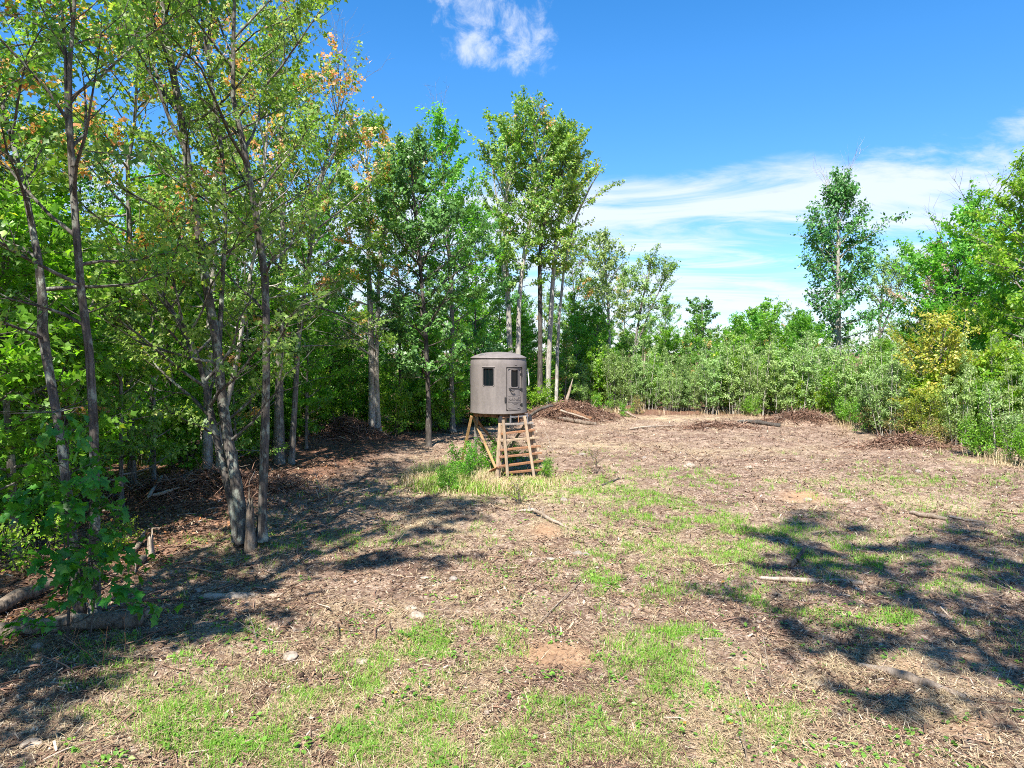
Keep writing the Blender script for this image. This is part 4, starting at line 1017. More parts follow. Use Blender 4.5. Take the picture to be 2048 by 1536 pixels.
# moulded lower field with dished bottom edge
curved_sheet(dm, DOOR_A, dzc - .37, DOOR_W - .16, .62, .05, HR - .05, HR - .034, 24)
door = dm.build('door', M['plastic'], hut)
bk = MB(); curved_sheet(bk, DOOR_A, dzc, DOOR_W + .0, dh + .0, .02, HR - .12, HR - .09, 16); bk.build('door_gasket', M['rubber'], door)
fr = MB(); curved_ring(fr, DOOR_A, dzc + WDV, WDW + .012, WH + .012, .045, .022, HR - .075, HR - .034); fw = fr.build('window_frame', M['rubber'], door)
fr = MB(); curved_ring(fr, DOOR_A, dzc + WDV, WDW + .075, WH + .075, .07, .032, HR - .05, HR - .032); fr.build('window_surround', M['plastic'], door, True)
gl = MB(); curved_sheet(gl, DOOR_A, dzc + WDV, WDW, WH, .03, HR - .075, HR - .062); gl.build('pane', M['glass'], door)
lin = MB()
for k in range(20):                           # shaped visor over the door, deeper towards the middle
    def dep(u): return .085 * max(0, 1 - (u / .24) ** 2)
    u0, u1 = -.30 + .6 * k / 20, -.30 + .6 * (k + 1) / 20
    z_ = dzc + dh / 2 - .035
    q = [on_wall(DOOR_A, z_, u0, 0, HR - .045), on_wall(DOOR_A, z_, u1, 0, HR - .045), on_wall(DOOR_A, z_, u1, -dep(u1), HR - .045), on_wall(DOOR_A, z_, u0, -dep(u0), HR - .045),
         on_wall(DOOR_A, z_, u0, 0, HR - .02), on_wall(DOOR_A, z_, u1, 0, HR - .02), on_wall(DOOR_A, z_, u1, -dep(u1) * .8, HR - .03), on_wall(DOOR_A, z_, u0, -dep(u0) * .8, HR - .03)]
    lin.add(q, [(4, 5, 6, 7), (7, 6, 2, 3), (0, 1, 5, 4)])
lin.build('door_arch', M['plastic'], door)
hd = MB(); hv = dzc - .015
hd.tube([on_wall(DOOR_A, hv, -.245, .04, HR - .02), on_wall(DOOR_A, hv, -.225, .035, HR + .02), on_wall(DOOR_A, hv, -.19, -.03, HR + .03), on_wall(DOOR_A, hv, -.13, -.055, HR + .03), on_wall(DOOR_A, hv, -.075, -.045, HR + .025), on_wall(DOOR_A, hv, -.06, -.03, HR + .02)], [.016, .018, .018, .018, .016, .012], 8)
hd.build('handle', M['rubber'], door, True)
rod = MB(); rod.tube([on_wall(DOOR_A, hv + .045, -.24 + .06 * k, .006 * math.sin(k * 1.4), HR - .028) for k in range(10)], .008, 6); rod.build('latch_rod', M['black_metal'], door, True)
for zz_ in (dzc + .50, dzc - .03, dzc - .55):
    hg = MB(); c0 = on_wall(DOOR_A, zz_, DOOR_W / 2 - .01, 0, HR - .012)
    hg.tube([on_wall(DOOR_A, zz_, DOOR_W / 2 - .015, -.055, HR - .005), on_wall(DOOR_A, zz_, DOOR_W / 2 - .015, .055, HR - .005)], .016, 8)
    curved_sheet(hg, DOOR_A + (DOOR_W / 2 - .05) / HR, zz_, .07, .07, .01, HR - .045, HR - .018, 4)
    hg.build('hinge', M['black_metal'], door)
lk = MB(); curved_sheet(lk, DOOR_A - (DOOR_W / 2 + .035) / HR, dzc - .36, .055, .17, .012, HR - .01, HR + .022, 4)
lk.tube([on_wall(DOOR_A - (DOOR_W / 2 + .05) / HR, dzc - .36, 0, .10, HR + .015), on_wall(DOOR_A - (DOOR_W / 2 + .05) / HR, dzc - .36, 0, -.11, HR + .015)], .011, 6)
lk.build('hasp', M['black_metal'], hut)
# raised lettering on the door, slightly arched, with a bow line beneath
cu = bpy.data.curves.new('lettering', 'FONT'); cu.body = 'BANKS'; cu.size = 0.175; cu.align_x = 'CENTER'; cu.align_y = 'CENTER'; cu.extrude = 0.009; cu.offset = 0.0015; cu.space_character = 1.08; cu.resolution_u = 3
to = bpy.data.objects.new('lettering_source', cu); COL.objects.link(to)
bpy.context.view_layer.update()
dg = bpy.context.evaluated_depsgraph_get()
tm = bpy.data.meshes.new_from_object(to.evaluated_get(dg))
bpy.data.objects.remove(to)
zl = dzc - .335
for v in tm.vertices:
    u, w_, h_ = v.co
    v.co = on_wall(DOOR_A, zl, u * 1.0, w_ * 1.0 + u * .02, HR - .030 + h_)
tm.materials.clear(); tm.materials.append(M['plastic'])
lt = link('lettering', tm, door)
bw = MB(); curved_ring(bw, DOOR_A, zl + .0, .56, .225, .03, .012, HR - .036, HR - .026)
for sgn, ww, vv in ((1, .16, -.17), (1, .10, -.21)):
    bw.tube([on_wall(DOOR_A, zl, ww * (k / 6 - 1), vv + .03 * (1 - (k / 6 - 1) ** 2), HR - .032) for k in range(13)], .007, 5)
bw.tube([on_wall(DOOR_A, zl, .25 * (k / 6 - 1), -.30 - .045 * (1 - (k / 6 - 1) ** 2), HR - .033) for k in range(13)], .010, 5)
bw.build('emblem_border', M['plastic'], door)
vent = MB(); vent.tube([on_wall(DOOR_A, DOOR_Z1 + .07, -.03, 0, HR), on_wall(DOOR_A, DOOR_Z1 + .07, .05, 0, HR + .006)], .012, 6); vent.build('vent_cap', M['plastic'], hut)
st_ = MB(); st_.tube([cyl(R(92), 1.5, HR + .03), cyl(R(92), 1.3, HR + .06), cyl(R(93), 1.05, HR + .09), cyl(R(93), .92, HR + .085)], [.012, .02, .02, .012], 6); st_.build('strap', M['strap'], hut)

# stand ---------------------------------------------------------------
th = R(33); nn = Vector((math.sin(th), -math.cos(th), 0)); tt = Vector((math.cos(th), math.sin(th), 0)); C0 = Vector((HX, HY, 0))
def S(a, b, z): return C0 + nn * a + tt * b + Vector((0, 0, z))
stand = empty('wooden_stand', (HX, HY, 0)); tag(stand, 'splayed timber stand of posts and braces carrying the round hut', 'stand')
def loc(p): return tuple(Vector(p) - Vector((HX, HY, 0)))
def board(name, a, b, w, t, mat, par, up=(0, 0, 1), org=None):
    mb = MB(); o = Vector(org) if org is not None else Vector((HX, HY, 0)); mb.beam(Vector(a) - o, Vector(b) - o, w, t, up); return mb.build(name, mat, par)
tops = {'fl': S(.80, -.42, 2.08), 'fr': S(.80, .76, 2.08), 'rl': S(-.78, -.44, 2.08), 'rr': S(-.78, .76, 2.08)}
foots = {'fl': (-.515, 22.72, 0), 'fr': (.96, 23.62, 0), 'rl': (-1.36, 24.5, 0), 'rr': (-.25, 25.5, 0)}
for k in ('fl', 'fr', 'rl', 'rr'):
    f = Vector(foots[k]); f.z = gz(f.x, f.y) - .05
    board('post', f, tops[k], .095, .095, M['lumber_old'] if k != 'rl' else M['lumber_grey'], stand, tuple(nn))
zt = 2.135
for k1, k2 in (('fl', 'fr'), ('rl', 'rr'), ('fl', 'rl'), ('fr', 'rr')):
    a, b = Vector(tops[k1]), Vector(tops[k2]); a.z = b.z = 2.09
    d_ = (b - a).normalized(); off = 0.062
    board('platform_beam', a + d_ * .05, b - d_ * .05, .14, .045, M['tread'], stand, (0, 0, 1))
for k in range(9):
    o_ = -.78 + 1.56 * k / 8
    bl_ = math.sqrt(max(.2, .94 ** 2 - (abs(o_) + .09) ** 2)); board('platform_board', S(o_, -bl_, 2.176), S(o_, bl_, 2.176), .036, .17, M['tread'], stand, (0, 0, 1))
for k in ('fl', 'fr'):       # steel corner brackets on the front posts
    br = MB(); c_ = Vector(tops[k]); d_ = (Vector(foots[k]) - c_).normalized()
    br.beam(c_ - Vector((HX, HY, 0)) - d_ * .05, c_ - Vector((HX, HY, 0)) + d_ * .17, .115, .115, tuple(nn)); br.build('corner_bracket', M['black_metal'], stand)
def lerp(a, b, t): return Vector(a) + (Vector(b) - Vector(a)) * t
kl = lerp(tops['rl'], foots['rl'], .03) + Vector((-.13, -.06, -.02))
board('brace', kl, lerp(foots['fl'], tops['fl'], .20) + Vector((-.05, -.06, 0)), .085, .04, M['lumber'], stand, tuple(nn))
fx, fy = -1.95, 25.3
board('brace', kl + Vector((-.045, -.03, .03)), Vector((fx, fy, gz(fx, fy) - .05)), .10, .045, M['lumber'], stand, (0, -1, 0))
board('brace', lerp(tops['rl'], foots['rl'], .10) + Vector((.0, .07, 0)), lerp(foots['rr'], tops['rr'], .2) + Vector((0, .07, 0)), .09, .04, M['tread'], stand, tuple(nn))
board('brace', lerp(tops['fr'], foots['fr'], .06) - tt * .07, lerp(foots['rr'], tops['rr'], .18) - tt * .07, .09, .04, M['lumber_grey'], stand, tuple(tt))
x1, y1 = -1.12, 23.35
board('brace', Vector((x1, y1, gz(x1, y1) + .06)), lerp(foots['fl'], tops['fl'], .22) + Vector((.02, -.09, 0)), .105, .035, M['tread'], stand, tuple(nn))

# stairs: seven treads between the front posts, two rails nailed on in front
stair = empty('step_ladder', (.1, 23.2, 0)); tag(stair, 'wooden step ladder of broad brown treads leading up to the hut door', 'ladder')
so = (.1, 23.2, 0)
for k in range(7):
    t_ = (0.20 + 1.62 * k / 6) / 2.08
    a = lerp(foots['fl'], tops['fl'], t_); b = lerp(foots['fr'], tops['fr'], t_)
    a.z += .03; b.z += .03
    d_ = (b - a).normalized()
    a = a + nn * .02 + d_ * (.02 if k not in (0,) else .28); b = b + nn * .02 + d_ * (.17 if k < 5 else .04)
    a.z += (-.03 if k % 2 else .015); b.z += (.02 if k % 3 else -.01)
    mb = MB(); o = Vector(so); mb.beam(a - o, b - o, .062, .24, tuple(nn)); c_ = mb.build('tread', M['lumber_grey'] if k == 6 else (M['lumber_old'] if k in (4,) else M['tread']), stair)
rails = [((-.135, 22.74), (-.30, 22.98, 2.03)), ((.768, 23.28), (.43, 23.40, 2.12))]
for (fx_, fy_), tp in rails:
    board('rail', Vector((fx_, fy_, gz(fx_, fy_) - .05)), Vector(tp), .095, .042, M['lumber_old'], stair, tuple(nn), so)
for (a, b) in ((foots['fl'], tops['fl']), (foots['fr'], tops['fr'])):
    p0 = lerp(a, b, .06) - nn * .03 + tt * .075 * (1 if a is foots['fl'] else -1); p1 = lerp(a, b, .93) - nn * .0 + tt * .075 * (1 if a is foots['fl'] else -1)
    board('stringer', p0, p1, .036, .16, M['lumber_old'], stair, tuple(tt), so)
# steel entry step hanging under the door sill
step = MB()
for z_ in (2.10, 1.86):
    step.beam(S(.93, -.12, z_) - C0, S(.93, .62, z_) - C0, .05, .05, (0, 0, 1))
for b_ in (-.10, .60):
    step.beam(S(.93, b_, 1.86) - C0, S(.93, b_, 2.19) - C0, .045, .045, tuple(tt))
    step.beam(S(.80, b_, 2.17) - C0, S(.955, b_, 2.17) - C0, .045, .03, (0, 0, 1))
step.build('entry_step', M['grey_metal'], stand)
hk = MB(); hk.beam(S(.965, .20, 1.9) - C0, S(.965, .21, 2.14) - C0, .03, .02, tuple(tt)); hk.build('door_hook', M['tread'], stand)

# ------------------------------------------------------------------ logs, sticks, stones
def log(name, pts, rads, label, mat, cat='log', sides=10, seed=0, lumpy=.32, group=None, flatten=1.0, forks=()):
    """a lumpy log or branch along ground points (x, y, height above ground)"""
    rg = np.random.RandomState(seed)
    P = np.array([(x, y, gz(x, y) + h) for x, y, h in pts]); n = max(6, 4 * (len(P) - 1) + 1)
    t = np.linspace(0, len(P) - 1, n)
    Q = np.stack([np.interp(t, np.arange(len(P)), P[:, k]) for k in range(3)], 1)
    rr = np.interp(t, np.arange(len(P)), rads)
    Q[1:-1] += rg.randn(n - 2, 3) * rr[1:-1, None] * 0.18
    o = Q[0].copy()
    tb = Tubes()
    base = np.array(Q - o); tb.add(base, rr, sides, lumpy, rg)
    # ragged start: an extra tapered splinter
    d = base[0] - base[1]; d /= np.linalg.norm(d)
    tb.add(np.array([base[0], base[0] + d * rr[0] * .5, base[0] + d * rr[0] * 1.2]), [rr[0] * .95, rr[0] * .6, rr[0] * .15], sides, .5, rg)
    for f, vec, r_ in forks:
        i = int(f * (n - 1)); p = base[i]; v = np.array(vec, float)
        tb.add(np.array([p, p + v * .5 + rg.randn(3) * .03, p + v]), [r_, r_ * .75, r_ * .25], 6, .25, rg)
    me = tb.mesh(name, mat)
    if flatten != 1.0:
        for v in me.vertices: v.co.z *= 1
    return tag(link(name, me, None, tuple(o)), label, cat, group)
def gp(px, py, h=0.0): return (*at(px, py), h)
log('fallen_log', [gp(-120, 1300, .12), gp(0, 1283, .13), gp(120, 1270, .13), gp(268, 1262, .12)], [.125, .13, .135, .12], 'thick grey-brown fallen log at the near left below the twin-stemmed maple', M['logbark'], 'log', 12, 1,
    forks=[(.98, (.55, .35, .10), .085), (.93, (.35, .12, .16), .07), (.9, (.25, -.2, -.02), .06), (.35, (.2, .3, .22), .03)])
log('fallen_log', [gp(-120, 1265, .14), gp(20, 1222, .14), gp(150, 1172, .12)], [.12, .12, .09], 'smaller fallen log lying under the young oak behind the thick one', M['logbark'], 'log', 10, 2)
# split log: half-round with a pale flat face
x0, y0 = at(402, 1207); x1_, y1_ = at(557, 1196)
sl = empty('split_log', (x0, y0, gz(x0, y0))); tag(sl, 'split log with pale flat face lying in the shade below the maple clump', 'log')
def half(a, b, r, mat, nm, dz, seed):
    rg = np.random.RandomState(seed); a, b = Vector(a), Vector(b); d = (b - a); L = d.length; d.normalize(); sd_ = Vector((-d.y, d.x, 0)); mb = MB(); n_ = 10; rows = []
    prof = [(-1.0, .0), (-.86, .62), (-.3, .98), (.35, .92), (.8, .5), (1.0, .05)]
    for i in range(n_):
        t = i / (n_ - 1); k = (.75 + .25 * math.sin(math.pi * min(1, t * 1.1))) * (1 + .12 * rg.randn())
        ex = 0
        rows.append([a + d * (L * t + (rg.randn() * .05 if i in (0, n_ - 1) else 0)) + sd_ * (u * r * k) + Vector((0, 0, dz + v * r * .75 * k + rg.randn() * .006)) for u, v in prof])
    m_ = len(prof); mb.v = [tuple(p) for r_ in rows for p in r_]
    for i in range(n_ - 1):
        for j in range(m_ - 1): mb.f.append((i * m_ + j, i * m_ + j + 1, (i + 1) * m_ + j + 1, (i + 1) * m_ + j))
    mb.f += [tuple(range(m_)), tuple((n_ - 1) * m_ + j for j in range(m_ - 1, -1, -1))]
    return mb.build(nm, mat, sl)
dvec = (x1_ - x0, y1_ - y0, 0)
half((0, 0, 0), dvec, .115, M['deadwood'], 'heartwood', .0, 3)
half((-.05, -.07, 0), (dvec[0] * .5, dvec[1] * .5 - .09, 0), .06, M['logbark'], 'bark_slab', -.01, 4)
half((-.28, .0, 0), (.03, .02, 0), .085, M['logbark'], 'broken_end', -.02, 5)

log('weathered_log', [gp(1528, 1165, .03), gp(1620, 1172, .05), gp(1735, 1176, .03)], [.035, .05, .04], 'long thin pale log crossing the shaded grass in the right half', M['deadwood'], 'log', 8, 11)
log('bleached_log', [gp(1830, 1030, .04), gp(1868, 1040, .06), gp(1902, 1050, .04)], [.05, .07, .04], 'short bleached log near the right edge, lying in the sun', M['deadwood'], 'log', 8, 12)
log('bleached_stick', [gp(1908, 1040, .03), gp(1940, 1043, .03), gp(1978, 1050, .02)], [.03, .03, .02], 'slim bleached stick right of the short bleached log', M['deadwood'], 'stick', 6, 13)
log('rotten_log', [gp(1735, 1347, .02), gp(1800, 1362, .03), gp(1870, 1386, .04), gp(1950, 1412, .02)], [.045, .06, .055, .03], 'crumbling pale rotten branch on bare soil at the near right', M['deadwood'], 'branch', 8, 14, .5)
log('broken_branch', [gp(1040, 1027, .03), gp(1068, 1030, .10), gp(1100, 1048, .08), gp(1138, 1062, .03)], [.03, .05, .045, .02], 'pale forked broken branch in front of the step ladder', M['deadwood'], 'branch', 7, 15, forks=[(.3, (.02, -.05, .22), .035), (.55, (.08, .0, .2), .03)])
log('dark_stick', [gp(1204, 973, .03), gp(1222, 968, .05), gp(1242, 960, .04)], [.03, .035, .02], 'short dark stick on the grass right of the hut', M['bark_dark'], 'stick', 6, 16)
log('dark_log', [gp(1480, 846, .12), gp(1520, 850, .14), gp(1562, 853, .12)], [.09, .12, .11], 'dark fallen trunk at the far edge beside the low root heap', M['bark_dark'], 'log', 8, 17)
log('stub', [gp(1592, 1138, .02), gp(1606, 1128, .12), gp(1618, 1120, .24)], [.05, .045, .03], 'dark stub of wood poking up in the tree shade at the right', M['bark_dark'], 'stick', 6, 18)
log('pole', [(*atd(1238, 45.5), .5), (*atd(1255, 45.2), .3), (*atd(1272, 45.0), .05)], [.06, .07, .06], 'pale pole slanting from the bushes right of the brush pile', M['deadwood'], 'pole', 7, 19)
log('grey_branch', [gp(1262, 860, .06), gp(1300, 856, .08), gp(1350, 852, .05)], [.05, .05, .03], 'long grey branch lying at the far back edge of the clearing', M['deadwood'], 'branch', 6, 20)
log('pale_branch', [gp(205, 1015, .10), gp(250, 985, .35), gp(282, 975, .45)], [.02, .025, .015], 'thin pale branch sloping against the mound at the left', M['deadwood'], 'branch', 5, 21)
log('pale_plank', [gp(290, 1000, .35), gp(318, 992, .42), gp(335, 985, .4)], [.05, .05, .03], 'pale splintered slab on top of the left mound', M['deadwood'], 'slab', 6, 22)
log('pale_slab', [gp(300, 1020, .2), gp(330, 1015, .22), gp(352, 1012, .2)], [.05, .05, .03], 'pale splintered slab on the near face of the left mound', M['deadwood'], 'slab', 6, 23)
log('root', [gp(245, 1125, .06), gp(268, 1105, .12), gp(282, 1085, .24)], [.05, .06, .03], 'dark root leaning beside the short jagged stub', M['logbark'], 'root', 7, 24)
log('root', [gp(256, 1138, .05), gp(268, 1132, .08), gp(280, 1128, .05)], [.09, .10, .06], 'pale knobbly root lying at the foot of the jagged stub', M['logbark'], 'root', 8, 25)
log('grey_stick', [gp(1170, 1165, .02), gp(1120, 1215, .03), gp(1075, 1262, .02)], [.008, .010, .008], 'thin grey stick lying across bare soil in the middle foreground', M['deadwood'], 'stick', 5, 26)
# logs on the brush pile by the trees
for pts, rad, lab, mt, sd_ in [([(2.6, 42.6, .35), (3.6, 42.3, .3), (4.9, 41.9, .1)], [.16, .17, .14], 'orange-brown rotten log along the top of the brush pile', 'redwood_rot', 31),
                               ([(2.9, 41.6, .15), (4.0, 41.0, .1), (5.0, 40.6, .05)], [.12, .14, .11], 'stout grey-brown log at the foot of the brush pile', 'logbark', 32),
                               ([(1.0, 41.6, .25), (1.8, 41.3, .55), (2.5, 41.6, .85)], [.09, .10, .07], 'dark log slanting up the shaded left end of the brush pile', 'bark_dark', 33),
                               ([(3.0, 41.9, .55), (3.9, 41.6, .35), (4.7, 41.2, .2)], [.06, .06, .04], 'thin grey branch over the front of the brush pile', 'deadwood', 34)]:
    log('pile_log', pts, rad, lab, M[mt], 'log', 8, sd_)
# standing dead stalks
def stalk(px, py, top, d_w, lab, mt='deadwood', cat='stalk', r=.008, branch=0, seed=0):
    x, y = at(px, py); x2 = (top[0] - 1024) / F_PX * y; z2 = zat(top[1], y); z0_ = gz(x, y); rg = np.random.RandomState(seed + int(px))
    P = [np.array([0, 0, -.04]), np.array([(x2 - x) * .35, .02, (z2 - z0_) * .36]), np.array([(x2 - x) * .72, .04, (z2 - z0_) * .7]), np.array([x2 - x, .05, z2 - z0_])]
    tb = Tubes(); tb.add(np.array(P), [r, r * .85, r * .65, r * .3], 5)
    for k in range(branch):
        f = rg.uniform(.25, .9); p = P[0] + (P[3] - P[0]) * f; v = np.array([rg.uniform(-1, 1), rg.uniform(-.5, .5), rg.uniform(.3, 1)]) * rg.uniform(.1, .28)
        tb.add(np.array([p, p + v * .6, p + v]), [r * .6, r * .4, r * .2], 4)
    return tag(link('dead_stalk', tb.mesh('dead_stalk', M[mt]), None, (x, y, z0_)), lab, cat)
stalk(1106, 902, (1088, 856), 0, 'pale leaning dead stem between hut and brush pile, left of two', r=.022)
stalk(1142, 898, (1136, 878), 0, 'shorter pale dead stem right of the leaning one beside the hut', r=.016)
stalk(1189, 886, (1184, 866), 0, 'thin dead stem standing alone right of the brush pile foot', r=.014)
stalk(1556, 1392, (1538, 1282), 0, 'tall bleached stalk standing in the right foreground', r=.008, branch=2)
stalk(1508, 1545, (1492, 1420), 0, 'bleached stalk at the bottom edge right of centre', r=.009, branch=2)
stalk(1150, 1540, (1128, 1380), 0, 'slender grey stalk at the bottom edge near the middle', r=.006, branch=2)
stalk(505, 1290, (486, 1236), 0, 'forked bare twig standing by the split log', 'bark_grey', r=.007, branch=5)
stalk(190, 1345, (105, 1280), 0, 'thin bare reddish twig bending left in front of the thick log', 'redwood_rot', r=.007, branch=3)
stalk(187, 1345, (196, 1265), 0, 'upright bare reddish twig in front of the thick log', 'redwood_rot', r=.006, branch=2)
stalk(237, 1320, (230, 1240), 0, 'bare twig standing before the end of the thick log', 'redwood_rot', r=.005, branch=2)
stalk(64, 1365, (50, 1300), 0, 'bare twig at the left edge below the thick log', 'redwood_rot', r=.005, branch=3)
stalk(640, 1010, (625, 935), 0, 'bare branching dead shoot right of the maple clump', 'deadwood', r=.012, branch=8)
stalk(655, 1020, (650, 950), 0, 'second dead shoot beside the branching one right of the clump', 'deadwood', r=.010, branch=7)
stalk(775, 1110, (812, 1062), 0, 'long bent dry stem in the shade right of the clump', r=.008)
stalk(1700, 1110, (1640, 1030), 0, 'thin bent bare twig over the dark tree shade at the right', r=.007, branch=2)
for k, (a, b) in enumerate([((1960, 1165), (2060, 1205)), ((1955, 1140), (2040, 1190)), ((1990, 1150), (2070, 1180))]):
    log('brush_stick', [gp(*a, .05), gp((a[0] + b[0]) / 2, (a[1] + b[1]) / 2, .09), gp(*b, .04)], [.014, .012, .006], ['lowest of three dry sticks in the shade at the right edge', 'middle of three dry sticks in the shade at the right edge', 'upper of three dry sticks in the shade at the right edge'][k], M['deadwood'], 'stick', 5, 50 + k)

# reddish dead weed beside the ladder
def weed_plant(px, py, h, lab, leaf, seed, n=60, ls=.05, r=.22):
    x, y = at(px, py); rg = np.random.RandomState(seed)
    st = [np.array([(rg.randn() * .03, rg.randn() * .03, 0, .006), (rg.randn() * .06, rg.randn() * .05, h * .5, .005), (rg.randn() * .1, rg.randn() * .08, h, .002)]) for _ in range(4)]
    return put_tree('weed', gen_tree(seed, st, r, .15, 'bush', 18, 3, n * 4, ls, 'narrow', leaf, 'bark_dark', 20, 60, .1, .03, names=('stem', 'foliage')), x, y, 0, 1, lab, 'weed', None, -.02)
weed_plant(1194, 950, .75, 'reddish-brown dead weed standing right of the step ladder', 'rust', 61)
weed_plant(1040, 1010, .55, 'bright yellow-green weed at the front of the tall grass by the hut', 'beech', 62, 90, .06, .2)
for px, py, h, lab, s_ in [(962, 955, .95, 'leafy green bush under the hut left of the step ladder', 63), (928, 965, .85, 'leafy green bush below the outer brace of the stand', 64), (1040, 930, .7, 'green weeds growing up behind the lowest treads', 65),
                           (985, 850, 1.8, 'pale-leaved bush showing between the stand posts', 66), (893, 985, .6, 'low green weeds left of the stand at the edge of tall grass', 67), (1085, 955, .5, 'small green weed at the foot of the outer rail', 68)]:
    x, y = at(px, py); sc = h / 1.45
    put_tree('weed_bush', P_edge[0] if s_ != 66 else P_under[0], x, y, s_, (sc, sc, sc * 1.05), lab, 'bush')

# stones
def stone(px, py, w_px, lab, mat='stone', fl=.6, seed=0):
    x, y = at(px, py); r = w_px / 2 / F_PX * y; rg = np.random.RandomState(seed + int(px))
    import bmesh
    bm = bmesh.new(); bmesh.ops.create_icosphere(bm, subdivisions=3, radius=1)
    ax = 1 + rg.randn(3) * .12; off = rg.rand(3) * 50
    for v in bm.verts:
        c = v.co; k = 1 + .55 * (float(fbm(np.array([c.x * 1.1 + off[0] + c.z]), np.array([c.y * 1.1 + off[1] - c.z * .7]), 3)[0]) - .5)
        v.co = Vector((c.x * r * k * ax[0], c.y * r * k * ax[1] * .8, c.z * r * k * fl))
    me = bpy.data.meshes.new('stone'); bm.to_mesh(me); bm.free(); me.materials.append(M[mat])
    return tag(link('stone', me, None, (x, y, gz(x, y) + r * fl * .12)), lab, 'stone')
for a in [(830, 1243, 32, 'pale rounded stone in the sunlit middle foreground', 'stone_pale', .6), (818, 1225, 26, 'flat pale stone just behind the rounded one in the foreground', 'stone_pale', .35), (716, 1326, 34, 'broad flat pale stone in straw left of the foreground grass', 'stone_pale', .3), (572, 1325, 44, 'wide flat buff stone on straw, left of the broad flat one', 'stone_pale', .3),
          (1157, 1114, 18, 'round grey-brown stone beside small rubble right of the middle', 'stone', .8), (1173, 1117, 15, 'angular brown stone touching the round grey one', 'stone', .8), (1100, 1124, 22, 'flat pale stone left of the round grey-brown one', 'stone_pale', .35),
          (1381, 936, 22, 'large buff boulder in the sunny mulch behind the green strip', 'stone_pale', .7), (386, 1190, 18, 'bluish-grey stone left of the split log', 'stone', .6), (56, 1306, 26, 'grey stone in the shade below the thick log', 'stone', .7), (36, 1508, 36, 'pale stone at the bottom left corner', 'stone_pale', .4),
          (1128, 1004, 14, 'grey stone in rubble in front of the ladder', 'stone', .8), (1886, 1240, 14, 'small stone in the tree shade at the right', 'stone', .8), (1842, 946, 14, 'stone at the far right of the mulch below the root heap', 'stone', .7), (903, 1440, 12, 'small pale stone low in the middle foreground', 'stone_pale', .5),
          (1478, 1443, 12, 'grey stone in straw at the lower right', 'stone', .9), (846, 1163, 20, 'pale flat stone at the edge of the left shade', 'stone_pale', .4), (905, 1163, 16, 'brown stone right of the flat one at the shade edge', 'stone', .6), (1290, 918, 12, 'grey-brown rock in mulch behind the hut', 'stone', .7), (1016, 1358, 12, 'small stone on the bare clay', 'stone', .6),
          (1500, 940, 16, 'white stone among bleached wood chips in the sun', 'stone_pale', .4), (1620, 1002, 16, 'stone on the orange clay patch at the right', 'stone_pale', .6), (1165, 910, 12, 'rock lying between dead stems and brush pile', 'stone', .7)]:
    stone(a[0], a[1], a[2], a[3], a[4], a[5])

# ------------------------------------------------------------------ small stuff on the ground
NP = np.random.RandomState(77)
def sample(n, dmin, dmax, wfun=None, power=1.4, spread=0.86):
    """ground points, denser near the viewpoint, inside the part of the clearing in view and a little beyond"""
    out_x, out_y = [], []; got = 0
    while got < n:
        m_ = int((n - got) * 2.5) + 500
        u = NP.rand(m_); a1 = 1 - power
        y = (dmin ** a1 + u * (dmax ** a1 - dmin ** a1)) ** (1 / a1)
        x = (NP.rand(m_) * 2 - 1) * y * spread
        if wfun is not None:
            k = NP.rand(m_) < wfun(x, y); x, y = x[k], y[k]
        out_x.append(x); out_y.append(y); got += len(x)
    return np.concatenate(out_x)[:n], np.concatenate(out_y)[:n]
def blades(name, x, y, L, W, lv, mat, bend, tilt, label, z0=0.0, curl=0.5):
    """curved tapering blades: 5 vertices, 3 triangles each"""
    n = len(x); z = ground_z(x, y) + z0
    a = NP.rand(n) * 6.283; D = np.stack([np.cos(a), np.sin(a), np.zeros(n)], 1); Sd = np.stack([-np.sin(a), np.cos(a), np.zeros(n)], 1)
    up = np.array([0, 0, 1.0])
    B = np.stack([x, y, z], 1)
    th0 = tilt; th1 = tilt + bend
    d0 = D * np.sin(th0)[:, None] + up * np.cos(th0)[:, None]; d1 = D * np.sin(th1)[:, None] + up * np.cos(th1)[:, None]
    Mid = B + d0 * (L * .5)[:, None]; Tip = Mid + d1 * (L * .5)[:, None]
    Tip[:, 2] = np.maximum(Tip[:, 2], z + .004)
    w = (W / 2)[:, None]
    V = np.stack([B - Sd * w, B + Sd * w, Mid + Sd * w * .8, Mid - Sd * w * .8, Tip], 1).reshape(-1, 3)
    i = np.arange(n)[:, None] * 5
    me = mesh_np(name, V, [i + np.array([[0, 1, 2, 3]]), i + np.array([[3, 2, 4]])], mat, False, {'lv': np.repeat(lv, 5)})
    return tag(link(name, me), label, None, None, 'stuff')
def w_green(x, y): return attrs_at(x, y)['green'] ** 0.8
def w_dry(x, y): return np.clip(attrs_at(x, y)['dry'] * 1.0 + 0.10, 0, 1) * (attrs_at(x, y)['litter'] < .6) * (1 - .92 * attrs_at(x, y)['clay'])
def w_any(x, y): return (1 - .9 * attrs_at(x, y)['clay']) * np.clip((fbm(x * .7 + 11, y * .7 + 4, 4) - .36) * 5, .22, 1)
def clump_pts(n, per, dmin, dmax, w, sig=.05, **kw):
    cx, cy = sample(n, dmin, dmax, w, **kw); s = sig * (.5 + NP.rand(n))
    x = np.repeat(cx, per) + NP.randn(n * per) * np.repeat(s, per); y = np.repeat(cy, per) + NP.randn(n * per) * np.repeat(s, per)
    return x, y
x, y = clump_pts(8600, 10, 6.2, 30, w_green, .055); n = len(x)
sc_ = np.clip(.55 + 0.045 * y, .8, 1.6)
